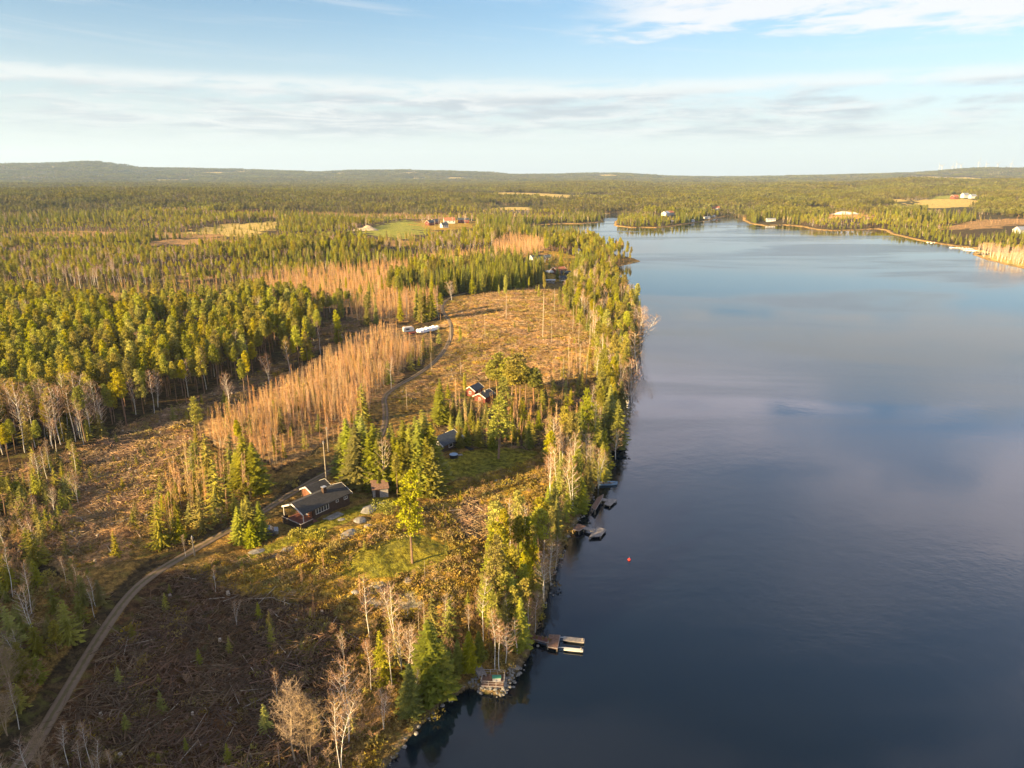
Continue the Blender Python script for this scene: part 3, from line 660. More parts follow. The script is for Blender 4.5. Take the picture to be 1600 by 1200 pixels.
def sapling_mesh(seed, H=9.0):
    r = np.random.default_rng(seed); tr, cr = MB(), MB()
    for s in range(2):
        o_ = r.normal(size=2)*0.35*s; ln = r.normal(size=2)*0.4; Hh = H*(1-0.2*s*r.random())
        P = [(o_[0], o_[1], -0.3), (o_[0]+ln[0]*0.3, o_[1]+ln[1]*0.3, Hh*0.5), (o_[0]+ln[0], o_[1]+ln[1], Hh)]
        tr.tube(P, [0.042, 0.028, 0.008], 4)
        T = []
        for i in range(90):
            t = 0.22+0.76*r.random(); p = np.array(P[0])*(1-t)**2+2*np.array(P[1])*t*(1-t)+np.array(P[2])*t*t; p[2] = t*Hh
            a = r.random()*6.28; L = 0.35+1.0*(1-t)*(0.5+r.random()*0.7); q_ = .35+.5*r.random(); dd = np.array([math.cos(a)*q_, math.sin(a)*q_, 1.0]); dd /= np.linalg.norm(dd)
            sv = np.cross(dd, r.normal(size=3)); sv /= np.linalg.norm(sv); T.append((p-sv*0.024, p+sv*0.024, p+dd*L*1.2))
        cr.tris(np.array(T))
    return tr, cr
def bush_mesh(seed, H=3.0, conif=True):
    r = np.random.default_rng(seed); tr, cr = MB(), MB()
    if conif: return spruce_mesh(seed, H, H*0.27, 15, 9, 0.04, 3, 4, 0.42)
    return birch_mesh(seed, H, 9, 12, 0.4, 0.1, 0.9, 0.03, 0.06, 2)
def snag_mesh(seed, H=11.0, br=5):
    r = np.random.default_rng(seed); tr = MB(); ln = r.normal(size=2)*0.02*H
    tr.tube([(0, 0, -0.4), (ln[0]*0.5, ln[1]*0.5, H*0.5), (ln[0], ln[1], H)], [0.15, 0.12, 0.07], 6)
    for i in range(br):
        z0 = H*(0.35+0.6*r.random()); a = r.random()*6.28; L = 0.4+0.7*r.random(); b0 = np.array([ln[0]*z0/H, ln[1]*z0/H, z0])
        tr.tube([b0, b0+np.array([math.cos(a), math.sin(a), 0.4])*L], [0.03, 0.01], 3)
    return tr, None
KIND = {}
def reg(kind, builders, m_tr, m_cr, parts):
    vs = []
    for i, (tr, cr) in enumerate(builders):
        a = tr.mesh(parts[0], [m_tr]); b = cr.mesh(parts[1], [m_cr]) if cr else None
        j = MB()
        for q, mi in ((tr, 0), (cr, 1)):
            if q is None: continue
            o = j.k; j.v += q.v; j.k += q.k; j.f += [tuple(x+o for x in f) for f in q.f]; j.m += [mi]*len(q.f)
        full = j.mesh(kind, [m_tr, m_cr] if cr else [m_tr]); vs.append((a, b, full))
    KIND[kind] = dict(v=vs, parts=parts)
reg('pine_tree', [pine_mesh(s, base=b, wide=w_) for s, b, w_ in ((1,.52,1.0),(2,.58,.9),(3,.45,1.15),(4,.6,.8),(5,.5,1.25),(6,.36,1.0))], M['pinebark'], M['pine'], ('trunk', 'crown'))
reg('spruce_tree', [spruce_mesh(s, 14, rb, size=1.25) for s, rb in ((11,2.5),(12,2.0),(13,2.9),(14,2.1),(15,1.7))], M['sprucebark'], M['spruce'], ('trunk', 'crown'))
reg('birch_tree', [birch_mesh(s, 14, 22, 14, sp, b, forks=f) for s, sp, b, f in ((21,.24,.35,1),(22,.20,.45,1),(23,.28,.3,2),(24,.18,.5,1),(25,.26,.4,2))], M['birchbark'], M['twig'], ('trunk', 'crown'))
reg('birch_sapling', [sapling_mesh(s, 9) for s in (31, 32, 33, 34, 35)], M['saplingbark'], M['twigred'], ('stem', 'crown'))
reg('young_spruce', [bush_mesh(s, 3.0) for s in (41, 42, 43)] + [spruce_mesh(44, 4.5, 1.1, 18, 9, 0.03, 3, 4, .5)], M['sprucebark'], M['young'], ('trunk', 'crown'))
reg('bare_shrub', [bush_mesh(s, 2.6, False) for s in (51, 52, 53)], M['twigpale'], M['twig'], ('stem', 'crown'))
reg('dead_trunk', [snag_mesh(s, 11, b) for s, b in ((61,2),(62,6),(63,3),(64,9))], M['snag'], None, ('trunk', ''))
reg('spreading_alder', [birch_mesh(s, 14, 30, 26, .42, .28, 0.7, 0.045, 0.15, 2, 1.5) for s in (71, 72)], M['twigpale'], M['twigpale'], ('trunk', 'crown'))
# coarse versions for far woods
def coarse(seed, what):
    if what == 'p': return pine_mesh(seed, 16, .45, 14, 9, 1.0, 1.1, 4)
    if what == 's': return spruce_mesh(seed, 15, 2.2, 11, 6, .05, 1, 4, 1.5)
    return birch_mesh(seed, 13, 9, 8, .22, .3, tw=.14, r0=.12)
COARSE = dict(p=[coarse(s, 'p') for s in (81, 82, 83)], s=[coarse(s, 's') for s in (84, 85, 86)], b=[coarse(s, 'b') for s in (87, 88)])
def add_into(dst, src, mi, x, y, s, a, z=0.0):
    ca, sa = math.cos(a)*s, math.sin(a)*s; o = dst.k
    for v in src.v: dst.v.append(np.column_stack([v[:, 0]*ca-v[:, 1]*sa+x, v[:, 0]*sa+v[:, 1]*ca+y, v[:, 2]*s+z])); dst.k += len(v)
    dst.f += [tuple(i+o for i in f) for f in src.f]; dst.m += [mi]*len(src.f)

PTS = {k: [] for k in KIND}     # rows: x, y, z, rot, scale, sxy, variant, zone index
ZL = []                          # zone labels
def zone_label(txt, grp): ZL.append((txt, grp)); return len(ZL)-1
def inst_mesh(kind, i): return KIND[kind]['v'][i][2]
def scatter(kind, zone, spacing, hmin, hmax, lab, keep=1.0, href=None, excl=(), shore=1.5, pos=None, slim=0.0, noise=None):
    if pos is None:
        P = Z[zone]; b0, b1 = P.min(0), P.max(0)
        gx, gy = np.meshgrid(np.arange(b0[0], b1[0], spacing), np.arange(b0[1], b1[1], spacing))
        x, y = gx.ravel(), gy.ravel(); x = x+rng.uniform(-.5, .5, len(x))*spacing; y = y+rng.uniform(-.5, .5, len(y))*spacing
        k = inz(zone, x, y); x, y = x[k], y[k]
    else: x, y = pos
    k = rng.random(len(x)) < keep
    if noise is not None: k &= (vnoise(x, y, noise[0], noise[1]) > noise[2])
    x, y = x[k], y[k]
    if len(x) == 0: return
    k = (lake_sd(x, y) > shore) & (road_dist(x, y) > 3.2)
    for cx, cy, cr in CLEAR: k &= (x-cx)**2+(y-cy)**2 > cr*cr
    for e in excl: k &= ~inz(e, x, y)
    x, y = x[k], y[k]; n = len(x)
    z = hgt(x, y, np.hypot(x, y).max() < 700) if n else x
    href = href or HREF[kind]
    s = rng.uniform(hmin, hmax, n)/href
    PTS[kind].append(np.column_stack([x, y, z, rng.random(n)*6.28, s, s*(1-slim+rng.uniform(-.12, .12, n)), rng.integers(0, len(KIND[kind]['v']), n), np.full(n, lab)]))
HREF = dict(pine_tree=17, spruce_tree=14, birch_tree=14, birch_sapling=9, young_spruce=3, bare_shrub=2.6, dead_trunk=11, spreading_alder=14)
CLEAR = []
for a, b, r_ in ((672,1078,4.5),(642,1113,3),(470,822,5),(492,805,7),(520,795,8),(545,785,6),(597,770,4.2),(690,696,6),(708,705,5),(745,618,6),(765,620,6.5),(540,740,5),(415,836,4),(580,800,5),(668,518,9),(640,520,4),(776,1062,4.5),(760,1062,4)):
    p = U(a, b); CLEAR.append((p[0], p[1], r_))
for a, b in ((1031,334),(1040,337),(1046,336),(1096,332),(1102,330),(1112,330),(1118,328),(1204,346),(900,396),(935,421),(1553,305)):
    for e in (0, 3, 6): p = U(a, b+e); CLEAR.append((p[0], p[1], 20 if a > 950 else 8))
# ------------------------------------------------------------------ trees one can point at: (kind, variant, base x, base y, top y, width)
SPECIAL = {}
def height_at(b, z, ty):
    lo, hi = 0.5, 40.0
    for _ in range(25):
        m = (lo+hi)/2
        if proj(b[0], b[1], z+m)[1] > ty: lo = m
        else: hi = m
    return lo
def place(kind, lab, items):
    rows = []
    for it in items:
        var, bx, by, ty = it[:4]; wd = it[4] if len(it) > 4 else 1.0
        b = U(bx, by, True); z = gz(*b); H = height_at(b, z, ty); s = H/HREF[kind]
        rows.append([b[0], b[1], z-0.05, rng.random()*6.28, s, s*wd*(1.7 if kind == 'spruce_tree' else .6 if kind == 'dead_trunk' else 1.0), var, lab])
    PTS[kind].append(np.array(rows, float))
L_row = zone_label('tall spruce in the dense clump between the long cabin and the dark hut', 'spruces in the clump beside the cabins')
place('spruce_tree', L_row, [(1,545,742,653,1.1),(0,564,740,647),(1,572,757,663),(0,587,757,660,1.1),(3,597,748,668),(1,615,752,660),(0,633,752,655,1.1),(3,643,757,660),(1,663,748,639),
    (0,669,772,681),(2,678,774,694,.8),(3,655,765,672),(1,625,766,686),(0,606,762,690),(4,580,748,672),(3,554,752,684),(1,640,772,690),(4,652,742,650),(2,553,747,668),(1,580,762,676),(2,594,764,682),(3,618,760,676),(1,631,766,690),(2,660,764,664),(4,673,762,668),(0,648,770,690),(2,666,762,642),(1,657,768,655),(0,676,766,658),(2,560,758,660),(1,570,748,650),(2,536,740,676),(1,610,742,668)])
L = zone_label('spruce beside the birches up the slope from the dark hut', 'spruces above the dark hut')
place('spruce_tree', L, [(1,689,662,591),(3,701,664,625),(4,683,655,606),(4,709,655,620),(3,727,660,622),(4,718,668,640),(3,736,655,618),(1,705,690,648,.9)])
L = zone_label('spruce on the shaded slope below the red cottage', 'spruces below the red cottage')
place('spruce_tree', L, [(3,760,671,628),(4,748,698,652,1.1),(3,729,697,655),(1,799,662,631),(3,815,686,647),(4,801,690,650),(0,770,702,664),(3,852,633,605),(1,826,700,662),(3,842,672,640),
    (4,860,694,655),(3,718,700,660),(4,737,668,636)])
L = zone_label('dark dense spruce in the stand left of the gravel track bend', 'spruces left of the track')
place('spruce_tree', L, [(2,386,768,677,1.0),(0,401,770,690,1.2),(3,374,764,700,1.1),(0,352,750,717),(4,283,846,806,1.2),(4,267,796,766,1.4),(3,312,746,690),(1,325,738,690),(4,258,810,770)])
L = zone_label('spruce between the gravel track and the wooden terrace of the long cabin', 'spruces at the terrace end of the long cabin')
place('spruce_tree', L, [(2,376,846,789,.9),(0,392,842,773),(3,409,842,782,1.1),(2,394,852,812,1.1),(4,384,832,780)])
L = zone_label('tall spruce with drooping branches in the wooded shore belt', 'spruces along the shore belt')
place('spruce_tree', L, [(1,932,722,649),(3,943,735,668),(1,951,690,600),(0,963,700,623),(3,940,752,689),(1,912,730,690),(3,905,728,682),(0,881,748,708),(3,897,738,708),(1,876,790,727),
    (0,905,800,737),(1,856,802,759),(3,886,800,748),(4,893,790,742),(3,866,780,736),(4,918,768,712),(3,926,748,700),(1,958,668,600),(3,948,660,588),(0,968,655,592),(1,975,600,540),(3,962,610,548),(1,985,560,500),(3,970,545,492),(4,992,540,498)])
L = zone_label('big bright green spruce standing alone above the stony shore', None)
place('spruce_tree', L, [(2,672,1078,967,1.15)])
L = zone_label('slimmer spruce touching the big bright spruce on its lake side', None)
place('spruce_tree', L, [(0,692,1082,1000,1.0)])
L = zone_label('narrow spruce left of the big bright spruce above the shore', None)
place('spruce_tree', L, [(1,642,1115,1036,1.1)])
L = zone_label('spruce among pines and birches behind the boulder terrace', 'spruces behind the boulder terrace')
place('spruce_tree', L, [(1,813,1012,933),(0,772,940,868),(3,733,1045,985,1.2),(4,716,1050,1000,1.2),(3,748,1030,985,1.2),(0,702,1060,1010),(1,800,985,900),(3,785,960,890)])
L = zone_label('tall lone pine with bare lower trunk on the lawn knoll below the long cabin', None)
place('pine_tree', L, [(5,643,880,732,1.15)])
L = zone_label('lone round-crowned pine on a bare stem beside the lawn of the dark hut', None)
place('pine_tree', L, [(5,779,717,622,1.7)])
L = zone_label('tall broad pine in the lit group beside the red cottage', 'pines beside the red cottage')
place('pine_tree', L, [(2,776,626,553,1.9),(4,800,640,562,1.6),(0,807,641,553,1.9),(3,813,641,565,1.8),(1,833,641,575,2.0),(2,790,630,560,1.6),(5,786,660,590,1.5),(4,822,630,572,1.6),(0,842,636,590,1.9),(2,766,618,566,1.5)])
L = zone_label('pine with a long bare trunk in the belt along the shore', 'pines along the shore belt')
place('pine_tree', L, [(5,849,875,800,1.6),(4,840,884,792,1.4),(1,789,905,796,.9),(1,810,900,806),(5,826,880,812,1.1),(2,858,850,790),(5,832,900,818),(0,800,930,850),(5,778,960,880,1.1),(4,790,975,880),
    (5,765,1000,905,1.1),(2,812,960,880),(5,806,1000,915),(0,822,945,860),(4,835,925,850),(5,756,985,905),(5,771,1012,930,1.1),(2,948,640,560),(4,960,590,520),(0,940,610,545)])
L = zone_label('lone thin pine with a tuft of crown on the golden felled slope', 'thin pines left on the felled slope')
place('pine_tree', L, [(3,790,498,430,.45),(3,874,512,449,.5),(3,850,470,425,.5),(3,780,470,445,.5),(3,826,460,432,.5),(3,842,480,445,.5),(5,727,640,582,.5),(3,720,548,510,.6)])
L = zone_label('slender pine in front of the cabin clump with its crown starting halfway', 'pines in front of the cabin clump')
place('pine_tree', L, [(3,621,776,708,.9),(5,652,800,735,.8)])
L = zone_label('tall white-stemmed birch rising behind the boulder terrace', 'white birches behind the boulder terrace')
place('birch_tree', L, [(1,773,1046,955,1.0),(3,780,1048,972,1.2),(2,790,1036,975,1.3),(0,808,1022,968,1.3),(4,824,1005,940,1.2),(1,836,990,925,1.2)])
L = zone_label('birch leaning over the water at the edge of the shore belt', 'leaning shore birches')
place('birch_tree', L, [(4,850,940,865,1.4),(2,861,915,850,1.4),(0,868,890,838,1.4),(4,935,765,700,1.2),(2,962,722,672,1.3),(0,972,690,640,1.3),(4,980,650,590,1.2),(2,984,620,560,1.4),(0,994,590,520,1.4),(4,1000,560,492,1.5),(2,1002,540,480,1.4),(0,1004,520,478,1.4),(2,990,585,530,1.4),(4,985,480,460,1.4)])
L = zone_label('leafless reddish birch standing inside the spruce clump', None)
place('birch_tree', L, [(2,601,768,687,.9)])
L = zone_label('spreading pale leafless tree lit at the bottom of the slash clearing', 'pale bare trees at the bottom of the slash clearing')
place('spreading_alder', L, [(0,462,1192,1068,.85),(1,486,1200,1085,.85),(0,20,1090,1010,1.0),(1,-8,1060,985,1.1),(0,70,1215,1140,.9),(1,12,1150,1080,1.0)])
L = zone_label('white forked birch on the wooded bank above the stony shore', 'forked birches above the stony shore')
place('birch_tree', L, [(2,545,1160,1030,1.0),(4,533,1215,1086,.9),(2,648,1060,975,.9),(0,640,1072,985),(3,612,1075,990),(1,652,1100,1045),(4,600,1140,1075)])
L = zone_label('leafless birch with a reddish top at the bottom edge of the clearing', 'reddish birches at the bottom of the clearing')
place('birch_tree', L, [(1,108,1200,1130,1.1),(3,145,1205,1125,1.0),(1,160,1222,1155,1.0),(3,128,1215,1160),(1,92,1230,1178),(3,180,1222,1170),(1,30,1140,1068),(0,50,1235,1150),(2,10,1230,1170)])
L = zone_label('lone leafless birch beside the gravel track', 'birches beside the gravel track')
place('birch_tree', L, [(1,611,609,557,1.2),(2,706,471,439,1.5),(1,148,965,918),(3,125,925,880),(1,104,915,870),(1,302,748,702,.8),(3,290,870,835)])
L = zone_label('bare grey trunk left standing on the golden felled slope', 'bare trunks on the felled slope')
place('dead_trunk', L, [(1,848,528,459),(0,758,528,490),(0,780,568,537),(1,862,537,500),(0,742,465,451),(0,674,580,550),(0,636,640,604),(2,906,586,537),(3,916,600,553),(0,720,588,555),(0,704,532,500),(1,866,490,450),
    (0,791,498,455),(1,904,540,500),(3,895,520,478),(0,926,520,470),(1,935,550,492),(3,921,560,505),(0,888,566,520),(2,880,600,560),(0,695,512,498),(1,722,550,540),(3,668,660,640),(1,786,560,548),(0,940,585,520)])
L = zone_label('broken grey trunk in the brash of the lower felled slope', 'broken trunks on the lower slope')
place('dead_trunk', L, [(3,664,905,875),(0,792,905,878),(1,663,990,938),(0,655,1000,955),(0,886,697,668),(1,758,800,785),(3,781,905,880)])
# ------------------------------------------------------------------ woods by zone
L = zone_label('tall pine in the lit pine wood left of the felled strip', 'pines of the wood left of the felled strip')
scatter('pine_tree', 'pinewood', 3.6, 10, 15, L, .90, slim=.02, excl=('gap1',)); 
L = zone_label('spruce growing among the pines left of the felled strip', 'spruces in the pine wood')
scatter('spruce_tree', 'pinewood', 7.5, 7, 15, L, .5, excl=('gap1',), noise=(40, 5, 0.0))
L = zone_label('leafless birch at the edge of the pine wood left of the felled strip', 'birches in the pine wood')
scatter('birch_tree', 'pinewood', 7, 10, 14, L, .35, excl=('gap1',), noise=(30, 7, 0.08))
edge = poly([(-20,722),(30,712),(90,700),(150,690),(180,684),(150,665),(90,668),(0,690),(-60,700)]); Z['birch_edge'] = edge
L = zone_label('pale birch in the row at the near edge of the pine wood', 'birches along the near edge of the pine wood')
scatter('birch_tree', 'birch_edge', 3.0, 11, 15, L, .6); scatter('young_spruce', 'birch_edge', 3, 3, 7, L, .5)
L = zone_label('slender orange-twigged birch sapling in the dense stand left of the track', 'birch saplings left of the track')
scatter('birch_sapling', 'sap', 1.65, 5.0, 8.8, L, .88, excl=('bales_front',), noise=(16, 161, -.32)); scatter('birch_sapling', 'sap', 2.2, 3.0, 5.5, L, .7, excl=('bales_front',))
scatter('young_spruce', 'sap', 4, 1.5, 6, L, .3, excl=('bales_front',))
L = zone_label('orange birch sapling in the thickets beyond the white bales', 'birch saplings beyond the white bales')
for zn in ('sap2', 'sap3', 'sap4'): scatter('birch_sapling', zn, 2.6 if zn != 'sap2' else 1.9, 5, 9, L, .8)
scatter('pine_tree', 'sap3', 12, 7, 13, L, .3, slim=.4); scatter('young_spruce', 'sap3', 8, 3, 7, L, .5)
L = zone_label('dark young spruce in the dense row beyond the felled slope', 'dark spruces beyond the felled slope')
scatter('spruce_tree', 'young_dark', 3.2, 9, 14, L, .95)
L = zone_label('small spruce along the gravel track', 'small spruces along the track')
scatter('young_spruce', 'roadside', 2.6, 3, 7.5, L, .6); scatter('birch_sapling', 'roadside', 2.4, 5, 9, L, .45)
L = zone_label('small conifer in the regrowth left of the gravel track', 'small conifers in the left regrowth')
scatter('young_spruce', 'leftmix', 2.5, 1.5, 5.0, L, .66, slim=-.3); scatter('pine_tree', 'leftmix', 6.5, 4, 8, L, .55, slim=-.4, noise=(25, 9, -.12)); scatter('birch_tree', 'leftmix', 4.0, 5, 9, L, .4); scatter('bare_shrub', 'leftmix', 2.6, 1.5, 4, L, .4)
L = zone_label('small tree in the mixed row beside the track ditch', 'small trees beside the track ditch')
scatter('young_spruce', 'mixrow', 3.0, 3, 8, L, .55, slim=-.3); scatter('birch_sapling', 'mixrow', 2.2, 6, 10, L, .42); scatter('bare_shrub', 'mixrow', 3, 1.5, 3.5, L, .4)
L = zone_label('low scrub plant on the felled strip', 'scrub on the felled strip')
scatter('young_spruce', 'slash_left', 5.0, 1.2, 3.2, L, .40); scatter('bare_shrub', 'slash_left', 4.5, 1, 2.2, L, .4)
scatter('young_spruce', 'strip', 6, 1.0, 3.0, L, .30); scatter('bare_shrub', 'strip', 6, 1, 2.2, L, .35)
L = zone_label('small scrub plant among the golden felled brash', 'scrub on the golden slope')
scatter('young_spruce', 'cut_gold', 9, 1, 3, L, .30); scatter('bare_shrub', 'cut_gold', 6, .8, 1.8, L, .4)
scatter('young_spruce', 'cut_dark', 4.5, 1.5, 5, L, .55); scatter('birch_sapling', 'cut_dark', 3.2, 4, 8, L, .40); scatter('bare_shrub', 'cut_dark', 3, 1, 2.5, L, .5)
scatter('young_spruce', 'hutgroup', 5, 2, 6, L, .4); scatter('birch_sapling', 'hutgroup', 3.5, 5, 9, L, .35)
L = zone_label('young tree on the golden slope between the lawn and the lake', 'young trees on the golden slope')
scatter('young_spruce', 'golden', 5, .8, 2.6, L, .32, excl=('lawn_cabin','lawn_knoll','lawn_hut')); scatter('bare_shrub', 'golden', 3.2, .7, 1.8, L, .5, excl=('lawn_cabin','lawn_knoll'))
Z['young_line'] = poly([(285,885),(330,862),(400,880),(470,880),(560,905),(600,960),(540,1000),(430,925),(330,905)])
scatter('birch_sapling', 'young_line', 3.8, 3.5, 6, L, .3, slim=.2)
L = zone_label('tree in the mixed wooded belt along the lake shore', 'trees of the shore belt')
scatter('spruce_tree', 'belt', 4.0, 6, 12, L, .75, slim=-.15, noise=(18, 3, -.2)); scatter('birch_tree', 'belt', 4.0, 7, 12, L, .5); scatter('young_spruce', 'belt', 2.8, 2.5, 6.5, L, .6); scatter('pine_tree', 'belt', 5.5, 10, 15, L, .5); scatter('bare_shrub', 'belt', 2.8, 1.5, 4, L, .6, shore=.4)
scatter('spruce_tree', 'belt2', 3.8, 6, 12, L, .65, slim=-.15); scatter('birch_tree', 'belt2', 4.8, 7, 12, L, .38); scatter('young_spruce', 'belt2', 2.8, 2, 5, L, .5); scatter('pine_tree', 'belt2', 4.5, 9, 14, L, .5, slim=-.2); scatter('bare_shrub', 'belt2', 2.3, 1.5, 4, L, .7, shore=.4)
L = zone_label('tree on the wooded bank above the stony shore', 'trees of the lower bank')
scatter('young_spruce', 'bottom_dense', 3.2, 3, 7, L, .6); scatter('birch_tree', 'bottom_dense', 4.5, 6, 10, L, .5); scatter('bare_shrub', 'bottom', 2.0, 1.2, 3.4, L, .75, shore=.8); scatter('birch_tree', 'bottom', 6.5, 4, 8, L, .4); scatter('young_spruce', 'bottom', 5.0, 1.5, 4, L, .4)
scatter('bare_shrub', 'slash_dark', 3.6, .6, 1.8, L, .45); scatter('young_spruce', 'slash_dark', 4, .8, 3.0, L, .4); scatter('birch_tree', 'slash_dark', 9, 3, 6, L, .35)
L = zone_label('conifer among the holiday homes near the far cape', 'conifers among the far holiday homes')
scatter('young_spruce', 'homes', 7, 2, 6, L, .6); scatter('spruce_tree', 'homes', 13, 7, 12, L, .5); scatter('pine_tree', 'spit', 7, 8, 12, L, .9, shore=.6, slim=-.1); scatter('birch_sapling', 'homes', 8, 3, 6, L, .6)
scatter('pine_tree', 'gap2', 12, 8, 12, L, .3); scatter('young_spruce', 'clear_far', 10, 3, 7, L, .25); scatter('birch_tree', 'reed_r', 4.0, 6, 10, L, .85, shore=.3)
scatter('birch_sapling', 'rock_r', 11, 4, 8, L, .7); scatter('young_spruce', 'rock_r', 12, 3, 8, L, .6); scatter('birch_tree', 'farm', 16, 8, 13, L, .4); scatter('birch_sapling', 'cut_r', 12, 3, 6, L, .5)
# general forest outside the named zones
def open_mask(x, y):
    m = np.zeros(len(x), bool)
    for zn in OPEN+['pinewood']: m |= inz(zn, x, y)
    return m
def general(r0, r1, spacing, a0=-46, a1=46):
    A = R(a1); gx, gy = np.meshgrid(np.arange(-r1*math.sin(A), r1*math.sin(A), spacing), np.arange(10, r1, spacing))
    x, y = gx.ravel(), gy.ravel(); x = x+rng.uniform(-.5, .5, len(x))*spacing; y = y+rng.uniform(-.5, .5, len(y))*spacing
    r = np.hypot(x, y); an = np.degrees(np.arctan2(x, y)); k = (r >= r0) & (r < r1) & (an > a0) & (an < a1)
    x, y = x[k], y[k]; k = lake_sd(x, y) > 2.0+0.0028*np.hypot(x, y)*(np.hypot(x, y) > 450); x, y = x[k], y[k]
    k = ~open_mask(x, y); return x[k], y[k]
Lo = zone_label('small conifer in the regrowth left of the gravel track', 'small conifers in the left regrowth'); scatter('young_spruce', 'leftopen', 4, 2, 6, Lo, .6)
scatter('young_spruce', 'clear_far', 7, 1, 2.5, Lo, .3)
x, y = general(95, 620, 4.2)
x2, y2 = general(620, 1150, 6.0)
mixn = lambda x, y: fbm(x, y, 120, 2, 91)
gx_ = np.concatenate([x, x2]); gy_ = np.concatenate([y, y2]); g_ = (gap_noise(gx_, gy_) > .165) & (np.hypot(gx_, gy_) > 320)
Lg = zone_label('low regrowth in an old felling gap of the far wood', 'regrowth in far felling gaps')
scatter('young_spruce', None, 0, 2, 6, Lg, .38, pos=(gx_[g_], gy_[g_])); scatter('birch_sapling', None, 0, 3, 7, Lg, .4, pos=(gx_[g_], gy_[g_]))
scatter('young_spruce', 'gap2', 5, 2, 7, Lg, .5); scatter('birch_sapling', 'gap2', 5, 3, 8, Lg, .5)
for zn in ('gap2_front0', 'gap2_front1', 'clear_far_front1', 'field_front1'): scatter('young_spruce', zn, 5, 2, 7, Lg, .35); scatter('birch_sapling', zn, 5, 3, 7, Lg, .35)
for (x, y), sc in (((x, y), 1.0), ((x2, y2), 1.0)):
    q = mixn(x, y); hz = 1+0.25*vnoise(x, y, 90, 95); thin = (gap_noise(x, y) < 0.165) | (np.hypot(x, y) < 320); q2 = rng.random(len(x))
    isb = (q2 < 0.10) | ((q > 0.22) & (q2 < .45)); isp = ~isb & (q+0.35*(q2-.5) > -0.02)
    Lp = zone_label('pine in the broad wood beyond the felled land', 'pines of the far wood'); Ls = zone_label('spruce in the broad wood beyond the felled land', 'spruces of the far wood'); Lb = zone_label('leafless birch in the broad wood beyond the felled land', 'birches of the far wood')
    for kind, m, h0, h1, L in (('pine_tree', isp, 8.5, 12.5, Lp), ('spruce_tree', ~isb & ~isp, 8, 13.5, Ls), ('birch_tree', isb, 7.5, 11, Lb)):
        st = vnoise(x*.6, y, 90, 151)+.35*vnoise(x*.6, y, 33, 152)
        for lo_, hi_, f_, sl in ((-9, -.17, .55, -.15), (-.17, .16, .88, 0), (.16, 9, 1.18, 0)):
            k = m & thin & (st > lo_) & (st <= hi_); scatter(kind, None, 0, h0*f_, h1*f_, L, 1.0, pos=(x[k], y[k]), slim=sl)
# off-frame wood on the left that shades the near clearing
gx, gy = np.meshgrid(np.arange(-190, -62, 4.2), np.arange(-60, 62, 4.2)); x, y = gx.ravel()+rng.uniform(-2, 2, gx.size), gy.ravel()+rng.uniform(-2, 2, gx.size)
z_ = hgt(x, y, False); u_, v_, dep = proj(x, y, z_+17); u0, v0, _ = proj(x, y, z_)
k = ((dep < 3) | (u_ < -45) | (v_ > 1290)) & ((u0 < -60) | (v0 > 1350) | (dep < 3))
L = zone_label('tall spruce in the wood just beyond the track', 'spruces beyond the track')
scatter('spruce_tree', None, 0, 16, 21, L, .9, pos=(x[k], y[k]), shore=8)

